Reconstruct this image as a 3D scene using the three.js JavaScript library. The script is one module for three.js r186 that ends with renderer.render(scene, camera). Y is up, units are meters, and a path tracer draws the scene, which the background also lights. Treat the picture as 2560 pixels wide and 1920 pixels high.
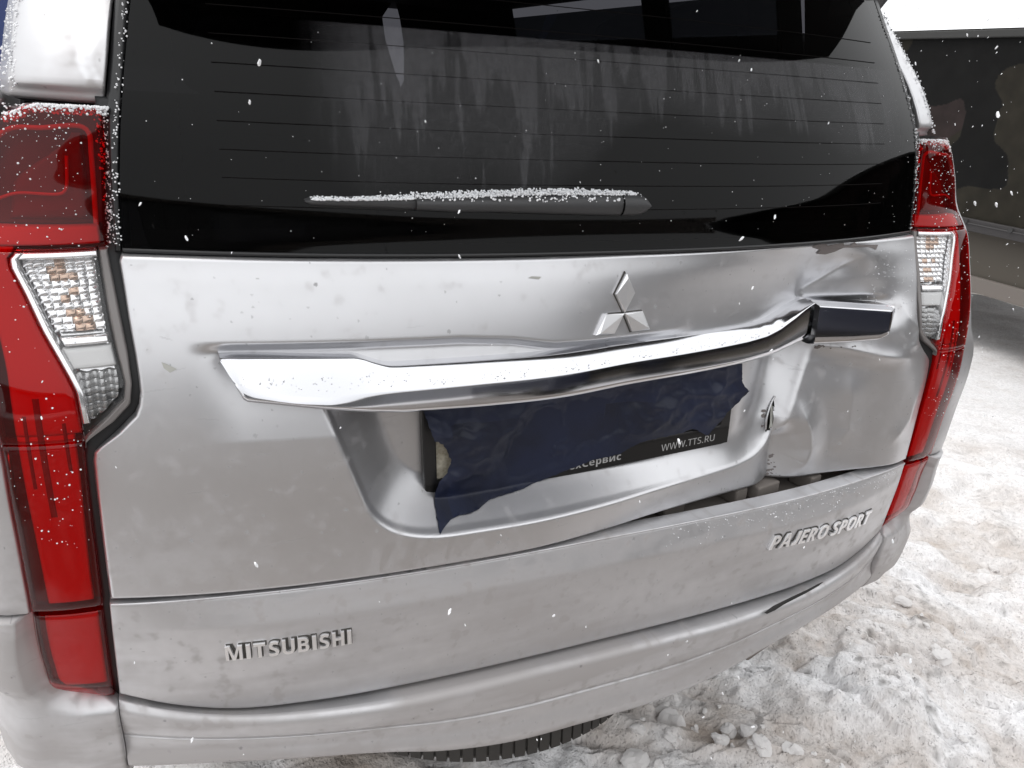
import * as THREE from 'three';
import { mergeGeometries } from 'three/addons/utils/BufferGeometryUtils.js';
import { RoundedBoxGeometry } from 'three/addons/geometries/RoundedBoxGeometry.js';
import { FontLoader } from 'three/addons/loaders/FontLoader.js';
import { TextGeometry } from 'three/addons/geometries/TextGeometry.js';

// ───────────────────────── camera, sky, sun, exposure
const scene = new THREE.Scene();
const camera = new THREE.PerspectiveCamera(51.97, 4 / 3, 0.02, 300);
camera.position.set(-0.5845, 1.45, 1.005);
camera.rotation.set(-0.37089, -0.42581, 0.06403, 'YXZ');
scene.add(camera);

const renderer = new THREE.WebGLRenderer({ antialias: true });
renderer.setSize(1024, 768);
renderer.toneMapping = THREE.LinearToneMapping;
renderer.toneMappingExposure = 0.86;
renderer.shadowMap.enabled = true;

{ // overcast sky: an even white deck, a little brighter towards the zenith
  const w = 256, h = 128, d = new Float32Array(w * h * 4);
  for (let j = 0; j < h; j++) for (let i = 0; i < w; i++) {
    const el = ((j + 0.5) / h - 0.5) * Math.PI, s = Math.max(0, Math.sin(el));
    const L = 1.36 + 0.80 * s, k = (j * w + i) * 4;
    d[k] = L * 0.975; d[k + 1] = L * 0.985; d[k + 2] = L * 1.0; d[k + 3] = 1;
  }
  const sky = new THREE.DataTexture(d, w, h, THREE.RGBAFormat, THREE.FloatType);
  sky.mapping = THREE.EquirectangularReflectionMapping;
  sky.magFilter = sky.minFilter = THREE.LinearFilter;
  sky.needsUpdate = true;
  scene.background = sky; scene.environment = sky;
}
const sun = new THREE.DirectionalLight(0xfff8f0, 1.0);
sun.position.set(-4, 8, -2); sun.castShadow = true; sun.shadow.radius = 60;
sun.shadow.mapSize.set(2048, 2048);
Object.assign(sun.shadow.camera, { left: -8, right: 8, top: 8, bottom: -8, near: 0.5, far: 40 });
scene.add(sun);

// ───────────────────────── helpers
function rng(seed) { let a = seed >>> 0; return () => { a = (a + 0x6D2B79F5) | 0; let t = Math.imul(a ^ (a >>> 15), 1 | a); t = (t + Math.imul(t ^ (t >>> 7), 61 | t)) ^ t; return ((t ^ (t >>> 14)) >>> 0) / 4294967296; }; }
const clamp = (x, a, b) => Math.min(b, Math.max(a, x));
const lerp = (a, b, t) => a + (b - a) * t;
const ss = (a, b, x) => { const t = clamp((x - a) / (b - a), 0, 1); return t * t * (3 - 2 * t); };
const smin = (a, b, k) => { const h = clamp(0.5 + 0.5 * (b - a) / k, 0, 1); return lerp(b, a, h) - k * h * (1 - h); };
function sm(xs, ys) { // smooth curve through a table
  const n = xs.length, m = xs.map((_, i) => i === 0 ? (ys[1] - ys[0]) / (xs[1] - xs[0]) : i === n - 1 ? (ys[n - 1] - ys[n - 2]) / (xs[n - 1] - xs[n - 2])
    : ((ys[i + 1] - ys[i]) / (xs[i + 1] - xs[i]) * (xs[i] - xs[i - 1]) + (ys[i] - ys[i - 1]) / (xs[i] - xs[i - 1]) * (xs[i + 1] - xs[i])) / (xs[i + 1] - xs[i - 1]));
  return x => {
    x = clamp(x, xs[0], xs[n - 1]); let i = 0; while (i < n - 2 && x > xs[i + 1]) i++;
    const h = xs[i + 1] - xs[i], t = (x - xs[i]) / h, t2 = t * t, t3 = t2 * t;
    return (2 * t3 - 3 * t2 + 1) * ys[i] + (t3 - 2 * t2 + t) * h * m[i] + (-2 * t3 + 3 * t2) * ys[i + 1] + (t3 - t2) * h * m[i + 1];
  };
}
const lin = (xs, ys) => x => { x = clamp(x, xs[0], xs[xs.length - 1]); let i = 0; while (i < xs.length - 2 && x > xs[i + 1]) i++; return lerp(ys[i], ys[i + 1], (x - xs[i]) / (xs[i + 1] - xs[i])); };
const hash = (i, j, k) => { let h = Math.imul(i, 374761393) ^ Math.imul(j, 668265263) ^ Math.imul(k, 2147483647 ^ 0x5bd1e995); h = Math.imul(h ^ (h >>> 13), 1274126177); return ((h ^ (h >>> 16)) >>> 0) / 4294967296; };
function vn(x, y, s = 0) { // value noise -1..1
  const i = Math.floor(x), j = Math.floor(y), u = x - i, v = y - j, a = u * u * (3 - 2 * u), b = v * v * (3 - 2 * v);
  return 2 * lerp(lerp(hash(i, j, s), hash(i + 1, j, s), a), lerp(hash(i, j + 1, s), hash(i + 1, j + 1, s), a), b) - 1;
}
function fbm(x, y, o = 4, s = 0) { let r = 0, a = 0.5; for (let k = 0; k < o; k++) { r += a * vn(x, y, s + k); const t = x * 1.62 + y * 1.18; y = y * 1.62 - x * 1.18; x = t; a *= 0.5; } return r; }
const C = (r, g, b) => new THREE.Color().setRGB(r, g, b);

const used = {};
function numbered(n) { used[n] = (used[n] ?? -1) + 1; return used[n] ? `${n}_${String(used[n]).padStart(3, '0')}` : n; }
function shade(o) { o.traverse(m => { if (m.isMesh) { m.castShadow = true; m.receiveShadow = true; } }); return o; }
function thing(name, label, category, group) { const g = new THREE.Group(); g.name = numbered(name); g.userData = { label, category }; if (group) g.userData.group = group; scene.add(g); return g; }
function part(name, geo, mat, parent, label) {
  const m = new THREE.Mesh(Array.isArray(geo) ? mergeGeometries(geo.map(g => { const q = g.index ? g.toNonIndexed() : g; for (const k of Object.keys(q.attributes)) if (!['position', 'normal', 'uv'].includes(k)) q.deleteAttribute(k); return q; })) : geo, mat);
  m.name = name; m.castShadow = m.receiveShadow = true; if (label) m.userData.label = label; parent.add(m); return m;
}
const grp = (name, parent, label) => { const g = new THREE.Group(); g.name = name; if (label) g.userData.label = label; parent.add(g); return g; };
function structure(name, geo, mat) { const m = new THREE.Mesh(geo, mat); m.name = name; m.userData.kind = 'structure'; m.castShadow = m.receiveShadow = true; scene.add(m); return m; }

const UVX = x => (x + 0.9) / 1.8, UVY = y => (y - 0.4) / 0.9;   // paint texture: 1.8 m across, 0.9 m up
// a grid of points f(i, j) -> [x, y, z]
function gridGeo(nu, nv, f, flip, uvf) {
  const p = new Float32Array(nu * nv * 3), t = new Float32Array(nu * nv * 2), ix = [];
  for (let j = 0; j < nv; j++) for (let i = 0; i < nu; i++) {
    const q = f(i, j), k = j * nu + i; p[3 * k] = q[0]; p[3 * k + 1] = q[1]; p[3 * k + 2] = q[2];
    const w = uvf ? uvf(q, i, j) : [UVX(q[0]), UVY(q[1])]; t[2 * k] = w[0]; t[2 * k + 1] = w[1];
  }
  for (let j = 0; j < nv - 1; j++) for (let i = 0; i < nu - 1; i++) { const a = j * nu + i, b = a + 1, c = a + nu, d = c + 1; flip ? ix.push(a, c, b, b, c, d) : ix.push(a, b, c, b, d, c); }
  const g = new THREE.BufferGeometry(); g.setAttribute('position', new THREE.BufferAttribute(p, 3)); g.setAttribute('uv', new THREE.BufferAttribute(t, 2)); g.setIndex(ix); g.computeVertexNormals(); return g;
}
function ticks(n, L, rim, rd) { const e = rd / L, a = []; if (rim) a.push([0, -rim], [0, -rd]); for (let i = 0; i <= n; i++) { const t = i / n; a.push([rim ? e + (1 - 2 * e) * t : t, 0]); } if (rim) a.push([1, -rd], [1, -rim]); return a; }
// a pressed sheet: between xl(y) and xr(y), y0..y1, standing at z(x,y), with rounded edges turned in by rim
function sheet({ y0, y1, xl, xr, z, nu = 24, nv = 24, rim = 0.012, rd = 0.002, s = 1, yb, yt, uvf }) {
  const ym = (y0 + y1) / 2, us = ticks(nu, Math.abs(xr(ym) - xl(ym)), rim, rd), vs = ticks(nv, y1 - y0, rim, rd);
  return gridGeo(us.length, vs.length, (i, j) => {
    const [u, du] = us[i], [v, dv] = vs[j]; let y = lerp(y0, y1, v); const x = lerp(xl(y), xr(y), u);
    if (yb) y = lerp(yb(x), yt ? yt(x) : y1, v); else if (yt) y = lerp(y0, yt(x), v);
    return [s * x, y, z(s * x, y) + Math.min(du, dv)];
  }, s < 0, uvf);
}
// skin stretched over rows of points
function loft(rows, flip, uvf) { const nu = rows[0].length; return gridGeo(nu, rows.length, (i, j) => rows[j][i], flip, uvf); }
function tube(pts, r, seg = 40, rs = 8) { return new THREE.TubeGeometry(new THREE.CatmullRomCurve3(pts.map(p => new THREE.Vector3(...p)), false, 'centripetal'), seg, r, rs); }
function boxAt(w, h, d, x, y, z, ry = 0, rad = 0) { const g = rad ? new RoundedBoxGeometry(w, h, d, 2, rad) : new THREE.BoxGeometry(w, h, d); if (ry) g.rotateY(ry); g.translate(x, y, z); return g; }
function flatPoly(pts, z, off) { const g = new THREE.ShapeGeometry(new THREE.Shape(pts.map(p => new THREE.Vector2(p[0], p[1])))); const a = g.attributes.position; for (let i = 0; i < a.count; i++) a.setZ(i, z(a.getX(i), a.getY(i)) + off); g.computeVertexNormals(); return g; }

// ───────────────────────── textures
function tex(w, h, f, srgb) { // f(u,v) -> [r,g,b] 0..1
  const d = new Uint8Array(w * h * 4);
  for (let j = 0; j < h; j++) for (let i = 0; i < w; i++) { const c = f((i + 0.5) / w, (j + 0.5) / h), k = 4 * (j * w + i); d[k] = 255 * clamp(c[0], 0, 1); d[k + 1] = 255 * clamp(c[1], 0, 1); d[k + 2] = 255 * clamp(c[2], 0, 1); d[k + 3] = 255; }
  const t = new THREE.DataTexture(d, w, h, THREE.RGBAFormat); t.wrapS = t.wrapT = THREE.RepeatWrapping; t.magFilter = t.minFilter = THREE.LinearFilter; if (srgb) t.colorSpace = THREE.SRGBColorSpace; t.needsUpdate = true; return t;
}
// road grime on the silver paint, in metres over the car's rear: where the photograph shows it, with its own grain
function grime(x, y) {
  const n = fbm(x * 9, y * 14, 4, 3), f = fbm(x * 60, y * 60, 3, 17), st = fbm(x * 5 + y * 4, y * 26 - x * 2, 4, 29);
  let g = 0.05 + 0.03 * n + 0.03 * f;
  const low = ss(0.815, 0.79, y);                                          // lower panel and bumper took the spray
  g += low * (0.20 + 0.85 * clamp(st + 0.08, 0, 1) + 0.12 * clamp(n, 0, 1) + 0.16 * f);
  g += ss(0.62, 0.58, y) * (0.16 + 0.25 * clamp(0.5 + st * 1.6, 0, 1));
  const cl = 0.7 * ss(-0.42, -0.68, x) * ss(1.0, 0.83, y) * (1 - low); g += cl * clamp(0.14 + 0.45 * n + 0.5 * f + 0.4 * st, 0, 0.7);   // tailgate's lower corner
  const bl = ss(0.87, 0.81, y) * ss(-0.42, -0.33, x) * ss(-0.12, -0.22, x) * (1 - low); g += bl * clamp(0.28 + 0.9 * n + 0.5 * f, 0, 0.8); // below the plate recess
  const sk = ss(0.06, 0.0, Math.abs(x - 0.05 - (y - 0.66) * 3)) * ss(0.72, 0.68, y) * ss(0.61, 0.63, y); g += 0.25 * sk * clamp(0.5 + st, 0, 1); // long smear
  const side = ss(0.74, 0.8, Math.abs(x)); g += side * (0.25 + 0.3 * n);
  g += clamp(f - 0.28, 0, 1) * (0.5 + 0.7 * low);
  return clamp(g, 0, 0.9);
}
const drips = [[-0.352, 0.008], [-0.318, 0.006], [-0.296, 0.004], [-0.262, 0.004]];
const GR = 1536, GQ = 768;
const grimeField = new Float32Array(GR * GQ);
for (let j = 0; j < GQ; j++) for (let i = 0; i < GR; i++) {
  const x = (i + 0.5) / GR * 1.8 - 0.9, y = (j + 0.5) / GQ * 0.9 + 0.4; let g = grime(x, y);
  for (const [dx, w] of drips) if (y < 0.856 && y > 0.80) g -= 0.35 * ss(w, w * 0.4, Math.abs(x - dx - 0.004 * Math.sin(y * 90)));
  grimeField[j * GR + i] = clamp(g, 0, 1);
}
const specks = rng(91), speckField = new Float32Array(GR * GQ);
for (let k = 0; k < 900; k++) { const i = Math.floor(specks() * GR), j = Math.floor(specks() * GQ), a = 0.3 + 0.6 * specks(), r = specks() < 0.15 ? 2 : 1; for (let b = -r; b <= r; b++) for (let c = -r; c <= r; c++) { const q = (clamp(j + b, 0, GQ - 1)) * GR + clamp(i + c, 0, GR - 1); if (b * b + c * c <= r * r * (0.5 + specks())) speckField[q] = Math.max(speckField[q], a); } }
for (let k = 0; k < 130; k++) { let x = specks() * GR, y = specks() * GQ * 0.85; const a = (specks() - 0.5) * 0.7, L = 8 + 50 * specks() * specks(), d = 0.12 + 0.3 * specks(); for (let t = 0; t < L; t += 0.7) { const i = Math.floor(x + t * Math.cos(a)), j = Math.floor(y + t * Math.sin(a) + 0.02 * t * Math.sin(t * 0.1)); if (i >= 0 && j >= 0 && i < GR && j < GQ) speckField[j * GR + i] = Math.max(speckField[j * GR + i], d * (0.5 + 0.5 * Math.sin(Math.PI * t / L))); } }
const at = (F, u, v) => F[clamp(Math.floor(v * GQ), 0, GQ - 1) * GR + clamp(Math.floor(u * GR), 0, GR - 1)];
const paintMap = tex(GR, GQ, (u, v) => { const g = at(grimeField, u, v), s = at(speckField, u, v) * 0.5; return [lerp(1, 0.60, g) * (1 - s), lerp(1, 0.565, g) * (1 - s), lerp(1, 0.545, g) * (1 - s)]; });
const paintRough = tex(GR, GQ, (u, v) => { const g = at(grimeField, u, v); return [1, clamp(0.36 + 0.35 * g, 0, 1), clamp(0.92 - 0.75 * g - at(speckField, u, v), 0, 1)]; });

// sky reflection painted on the rear window, broken up by water streaks
const reflectionRuns = tex(2048, 640, (u, v) => {
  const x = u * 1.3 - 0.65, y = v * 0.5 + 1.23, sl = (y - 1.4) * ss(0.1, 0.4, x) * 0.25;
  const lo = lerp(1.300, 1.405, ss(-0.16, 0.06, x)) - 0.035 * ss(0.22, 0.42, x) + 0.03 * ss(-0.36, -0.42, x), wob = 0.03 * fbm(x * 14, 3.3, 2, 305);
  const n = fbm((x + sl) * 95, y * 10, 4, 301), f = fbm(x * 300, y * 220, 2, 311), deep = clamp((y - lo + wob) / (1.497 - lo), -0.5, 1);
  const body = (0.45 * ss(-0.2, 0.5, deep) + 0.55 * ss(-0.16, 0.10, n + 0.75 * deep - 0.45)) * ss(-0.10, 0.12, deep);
  const m = ss(-0.43, -0.33, x) * ss(0.60, 0.48, x) * ss(1.4985, 1.4965, y);  // straight top edge follows the mirrored spoiler line
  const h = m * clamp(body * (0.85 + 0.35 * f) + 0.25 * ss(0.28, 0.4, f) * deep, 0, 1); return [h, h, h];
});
// ───────────────────────── materials
const M = {
  paint: new THREE.MeshPhysicalMaterial({ color: C(0.62, 0.62, 0.635), map: paintMap, roughness: 1, roughnessMap: paintRough, metalness: 1, metalnessMap: paintRough, clearcoat: 0.35, clearcoatRoughness: 0.12 }),
  chrome: new THREE.MeshPhysicalMaterial({ color: C(0.66, 0.665, 0.69), metalness: 1, roughness: 0.10 }),
  lampChrome: new THREE.MeshPhysicalMaterial({ color: C(0.86, 0.86, 0.87), metalness: 0.85, roughness: 0.16 }),
  badge: new THREE.MeshPhysicalMaterial({ color: C(0.90, 0.90, 0.91), metalness: 0.9, roughness: 0.36 }),
  rubber: new THREE.MeshStandardMaterial({ color: C(0.012, 0.012, 0.013), roughness: 0.6 }),
  dark: new THREE.MeshStandardMaterial({ color: C(0.04, 0.04, 0.04), roughness: 0.85 }),
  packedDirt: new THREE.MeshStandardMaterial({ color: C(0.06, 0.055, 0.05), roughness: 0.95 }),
  grimyMetal: new THREE.MeshStandardMaterial({ color: C(0.17, 0.15, 0.135), roughness: 0.9 }),
  trim: new THREE.MeshPhysicalMaterial({ color: C(0.014, 0.014, 0.015), roughness: 0.35 }),
  wiper: new THREE.MeshStandardMaterial({ color: C(0.045, 0.045, 0.047), roughness: 0.5 }),
  glass: new THREE.MeshPhysicalMaterial({ color: C(0.055, 0.055, 0.062), transmission: 1, thickness: 0, roughness: 0.03, ior: 1.27 }),
  sideGlass: new THREE.MeshPhysicalMaterial({ color: C(0.05, 0.055, 0.06), transmission: 1, thickness: 0, roughness: 0.015, ior: 1.5 }),
  reflectionFilm: new THREE.MeshStandardMaterial({ color: C(0.50, 0.50, 0.53), roughness: 0.8, transparent: true, opacity: 0.12, alphaMap: reflectionRuns }),  // pale layer standing in for sky mirrored in the glass
  redLens: new THREE.MeshPhysicalMaterial({ color: C(0.80, 0.012, 0.010), transmission: 0.97, thickness: 0, roughness: 0.03, ior: 1.38 }),
  clearLens: new THREE.MeshPhysicalMaterial({ color: C(0.97, 0.97, 0.97), transmission: 1, thickness: 0, roughness: 0.015, ior: 1.5 }),
  redInside: new THREE.MeshStandardMaterial({ color: C(0.55, 0.35, 0.32), roughness: 0.5 }),
  redMid: new THREE.MeshStandardMaterial({ color: C(0.10, 0.04, 0.04), roughness: 0.5 }),
  redDark: new THREE.MeshStandardMaterial({ color: C(0.045, 0.015, 0.018), roughness: 0.5 }),
  redRib: new THREE.MeshStandardMaterial({ color: C(0.16, 0.09, 0.085), roughness: 0.5 }),
  guide: new THREE.MeshStandardMaterial({ color: C(0.45, 0.33, 0.30), roughness: 0.35 }),
  amber: new THREE.MeshPhysicalMaterial({ color: C(0.52, 0.38, 0.30), metalness: 0.85, roughness: 0.2 }),
  wire: new THREE.MeshPhysicalMaterial({ color: C(0.004, 0.003, 0.003), roughness: 0.8, specularIntensity: 0.2 }),
  lensEdge: new THREE.MeshPhysicalMaterial({ color: C(0.20, 0.185, 0.18), roughness: 0.35 }),
  frost: new THREE.MeshStandardMaterial({ color: C(0.62, 0.62, 0.62), roughness: 0.6 }),
  bulbDark: new THREE.MeshStandardMaterial({ color: C(0.42, 0.42, 0.42), roughness: 0.25, metalness: 0.8 }),
  snow: new THREE.MeshStandardMaterial({ color: C(0.86, 0.87, 0.89), roughness: 0.9 }),
  flake: new THREE.MeshStandardMaterial({ color: C(0.88, 0.89, 0.91), roughness: 0.9 }),
  tyre: new THREE.MeshStandardMaterial({ color: C(0.040, 0.037, 0.034), roughness: 0.85 }),
  seat: new THREE.MeshStandardMaterial({ color: C(0.02, 0.02, 0.022), roughness: 0.9 }),
  primer: new THREE.MeshStandardMaterial({ color: C(0.17, 0.15, 0.145), roughness: 0.75 }),
  bare: new THREE.MeshStandardMaterial({ color: C(0.40, 0.40, 0.37), roughness: 0.6 }),
};

// ───────────────────────── the shape of the car's rear (x across, y up, z to the rear)
const TY = [0.60, 0.80, 0.90, 1.0, 1.07, 1.15, 1.20, 1.23, 1.26];
const tzc = sm(TY, [0.118, 0.122, 0.126, 0.127, 0.122, 0.108, 0.094, 0.083, 0.075]);
const ted = sm(TY, [0.040, 0.060, 0.060, 0.057, 0.045, 0.02, -0.003, -0.016, -0.022]);
const tp = sm(TY, [3.3, 3.3, 3.1, 2.9, 2.8, 2.6, 2.45, 2.4, 2.4]);
const T = (x, y) => { const c = tzc(y); return c - (c - ted(y)) * Math.pow(Math.abs(x) / 0.69, tp(y)); };
const GY = [1.20, 1.23, 1.30, 1.40, 1.50, 1.60, 1.72];
const gzc = sm(GY, [0.090, 0.080, 0.066, 0.040, 0.004, -0.040, -0.10]), gze = sm(GY, [0.0, -0.006, -0.015, -0.036, -0.09, -0.155, -0.23]);
const G = (x, y) => { const c = gzc(y); return c - (c - gze(y)) * Math.pow(Math.abs(x) / 0.63, 2.4); };
const LY = [0.60, 0.64, 0.66, 0.70, 0.754, 0.795, 0.891, 0.964, 1.03, 1.10, 1.177, 1.235, 1.273, 1.326, 1.38, 1.42];
const lxo = sm(LY, [0.750, 0.770, 0.780, 0.784, 0.785, 0.782, 0.7795, 0.778, 0.778, 0.785, 0.787, 0.785, 0.775, 0.765, 0.745, 0.72]);
const lzo = sm(LY, [0.0, 0.012, 0.024, 0.032, 0.036, 0.044, 0.052, 0.058, 0.054, 0.038, 0.011, -0.012, -0.035, -0.048, -0.059, -0.07]);
const lzi = sm([0.60, 0.64, 0.79, 0.9, 1.03, 1.08, 1.15, 1.231, 1.30, 1.39, 1.42], [0.028, 0.035, 0.05, 0.055, 0.060, 0.058, 0.03, -0.008, -0.021, -0.032, -0.04]);
const LAMP = (x, y) => { const o = lxo(y), t = (Math.abs(x) - 0.655) / (o - 0.655), a = lzi(y); return a + (lzo(y) - a) * t + 0.010 * Math.max(0, 4 * t * (1 - t)); };

// how far the blow pushed the tailgate in, as a table over x and y
const DX = [-0.25, -0.12, 0.0, 0.10, 0.20, 0.27, 0.33, 0.38, 0.43, 0.49, 0.545, 0.60, 0.65, 0.70];
const DY = [0.80, 0.85, 0.90, 0.96, 1.03, 1.08, 1.13, 1.17, 1.21, 1.232];
const DT = [
  [0, 0.002, 0.017, 0.034, 0.046, 0.053, 0.056, 0.056, 0.052, 0.042, 0.030, 0.014, 0.002, 0],
  [0, 0.001, 0.014, 0.032, 0.048, 0.058, 0.066, 0.064, 0.058, 0.050, 0.034, 0.015, 0.002, 0],
  [0, 0.001, 0.013, 0.030, 0.050, 0.060, 0.066, 0.066, 0.062, 0.054, 0.036, 0.015, 0.001, 0],
  [0, 0.001, 0.014, 0.030, 0.048, 0.062, 0.070, 0.073, 0.069, 0.056, 0.036, 0.014, 0.000, 0],
  [0, 0.001, 0.017, 0.030, 0.046, 0.060, 0.074, 0.082, 0.076, 0.056, 0.030, 0.008, 0.000, 0],
  [0, 0.002, 0.020, 0.030, 0.044, 0.056, 0.070, 0.078, 0.070, 0.044, 0.018, 0.004, 0, 0],
  [0, 0.002, 0.019, 0.030, 0.043, 0.055, 0.066, 0.071, 0.062, 0.048, 0.030, 0.009, 0, 0],
  [0, 0.001, 0.013, 0.022, 0.033, 0.043, 0.050, 0.050, 0.040, 0.030, 0.017, 0.005, 0, 0],
  [0, 0.000, 0.006, 0.010, 0.016, 0.022, 0.026, 0.028, 0.020, 0.010, 0.005, 0.001, 0, 0],
  [0, 0.000, 0.003, 0.005, 0.007, 0.009, 0.010, 0.011, 0.010, 0.006, 0.003, 0.000, 0, 0]];
const drows = DT.map(r => sm(DX, r));
function DENT(x, y) {
  if (x < -0.25) return 0;
  const v = drows.map(f => f(x)); return sm(DY, v)(y);
}
// a soft-topped ridge of half width w along a line
function fold(x, y, pts, w, h, open) {
  let best = 1e9, along = 0, tot = 0;
  for (let k = 0; k < pts.length - 1; k++) {
    const [ax, ay] = pts[k], [bx, by] = pts[k + 1], dx = bx - ax, dy = by - ay, L2 = dx * dx + dy * dy, t = clamp(((x - ax) * dx + (y - ay) * dy) / L2, 0, 1), d = Math.hypot(x - ax - t * dx, y - ay - t * dy);
    if (d < best) { best = d; along = (k + t) / (pts.length - 1); }
  }
  const q = Math.max(0, 1 - Math.sqrt(best * best + 4e-6) / w); return h * q * q * ss(0, 0.3, along + (open === 2 ? 1 : 0)) * (open ? 1 : ss(1, 0.7, along));
}
const poc = lin([0, 0.05, 0.12, 0.18, 0.25, 0.54], [1.117, 1.118, 1.122, 1.132, 1.137, 1.137]);
function PANEL(x, y) {
  const ax = Math.abs(x), d = DENT(x, y); let z = T(x, y) - d;
  // hollow that the bright bar sits in
  const top = poc(ax), hol = ss(top + 0.002, top - 0.014, y) * clamp((y - 1.02) / 0.10, 0, 1) * ss(0.580, 0.515, ax);
  z -= 0.017 * hol * (1 - ss(-0.05, 0.16, x) * ss(0.45, 0.36, x));
  // recess for the number plate
  const side = (0.384 + (y - 0.925) * 0.346 - ax) * 0.945, bot = (y - 0.853) * 1.5, up = (1.085 - y) * 2.2;
  const q = smin(smin(side, bot, 0.10), up, 0.03);
  if (q > 0) { const t = clamp(q / 0.070, 0, 1), g = (1 - Math.pow(1 - t, 1.4)) * ss(-0.002, 0.010, q); z = lerp(z, 0.046 - 0.9 * d * ss(0.25, 0.40, x), g); }
  // creases left by the blow
  if (x > 0.15) {
    z -= fold(x, y, [[0.367, 0.925], [0.369, 0.88], [0.369, 0.84], [0.368, 0.80]], 0.060, 0.022, 1);
    z += fold(x, y, [[0.394, 0.968], [0.413, 0.930], [0.430, 0.900], [0.440, 0.862], [0.432, 0.832], [0.410, 0.805]], 0.050, 0.011);
    z += fold(x, y, [[0.39, 1.054], [0.478, 1.046], [0.554, 1.032], [0.64, 1.022]], 0.034, 0.009);
    z += fold(x, y, [[0.580, 1.135], [0.602, 1.10], [0.628, 1.076], [0.628, 1.05], [0.60, 1.035]], 0.020, 0.004);
    z -= fold(x, y, [[0.362, 1.136], [0.392, 1.152], [0.441, 1.180], [0.516, 1.214]], 0.070, 0.015);
    z += fold(x, y, [[0.50, 1.01], [0.515, 0.95], [0.52, 0.89], [0.485, 0.83]], 0.06, 0.005);
    z += fold(x, y, [[0.660, 0.99], [0.655, 0.90], [0.618, 0.845]], 0.03, 0.004);
  }
  return z;
}
const panelEdge = lin([0.80, 0.88, 0.95, 1.0, 1.010, 1.017, 1.033, 1.054, 1.066, 1.081, 1.098, 1.124, 1.163, 1.199, 1.225, 1.232], [0.692, 0.691, 0.690, 0.689, 0.687, 0.680, 0.659, 0.638, 0.633, 0.630, 0.630, 0.631, 0.634, 0.636, 0.638, 0.634]);

// ───────────────────────── the car
const car = thing('damaged_car', 'silver off-road car with crumpled tailgate parked on dirty snow', 'car');

// tailgate
const gate = grp('tailgate', car, 'silver tailgate stove in beside the number plate recess');
const gatePanel = part('panel', sheet({ y0: 0.806, y1: 1.231, xl: y => -panelEdge(y), xr: y => panelEdge(y), z: PANEL, nu: 460, nv: 190, rim: 0.03, rd: 0.0025 }), M.paint, gate);
const surf = (x, y) => PANEL(x, y);
// paint torn off along the top edge and smaller chips
const peel = [[0.356, 1.229], [0.372, 1.231], [0.388, 1.2305], [0.395, 1.2265], [0.411, 1.229], [0.432, 1.2295], [0.437, 1.225], [0.452, 1.2245], [0.460, 1.230], [0.468, 1.2245], [0.520, 1.223], [0.514, 1.215], [0.506, 1.218], [0.497, 1.2205], [0.437, 1.221], [0.419, 1.215], [0.399, 1.211], [0.376, 1.2135], [0.381, 1.220], [0.358, 1.2255]];
part('bare_patch', flatPoly(peel, surf, 0.0012), M.primer, gate, 'brown grey bare patch where paint is torn off');
{ // flaked paint along the worst creases
  const r = rng(77), spots = []; for (let k = 0; k < 16; k++) spots.push([lerp(0.371, 0.398, r() * r()), lerp(0.809, 0.850, r())]); for (let k = 0; k < 10; k++) spots.push([lerp(0.395, 0.52, r()), 1.049 - 0.010 * r() + 0.004]); for (let k = 0; k < 7; k++) spots.push([lerp(0.346, 0.352, r()), lerp(0.90, 0.95, r())]);
  const bits = spots.map(([x, y]) => { const n = 5 + Math.floor(r() * 3), q = 0.0010 + 0.0026 * r() * r(), pts = []; for (let i = 0; i < n; i++) { const a = i / n * 6.283, e = q * (0.5 + 0.9 * r()); pts.push([x + 1.5 * e * Math.cos(a), y + e * Math.sin(a)]); } return flatPoly(pts, surf, 0.0008); });
  part('flaked_paint', bits, M.primer, gate, 'specks of bare primer where paint flaked off the creases').userData.kind = 'stuff';
}
for (const c of [[[-0.156, 1.207], [-0.151, 1.209], [-0.137, 1.208], [-0.141, 1.205]], [[-0.604, 1.117], [-0.597, 1.114], [-0.588, 1.109], [-0.596, 1.105], [-0.602, 1.110]]])
  part('paint_chip', flatPoly(c, surf, 0.0009), M.bare, gate);
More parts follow.
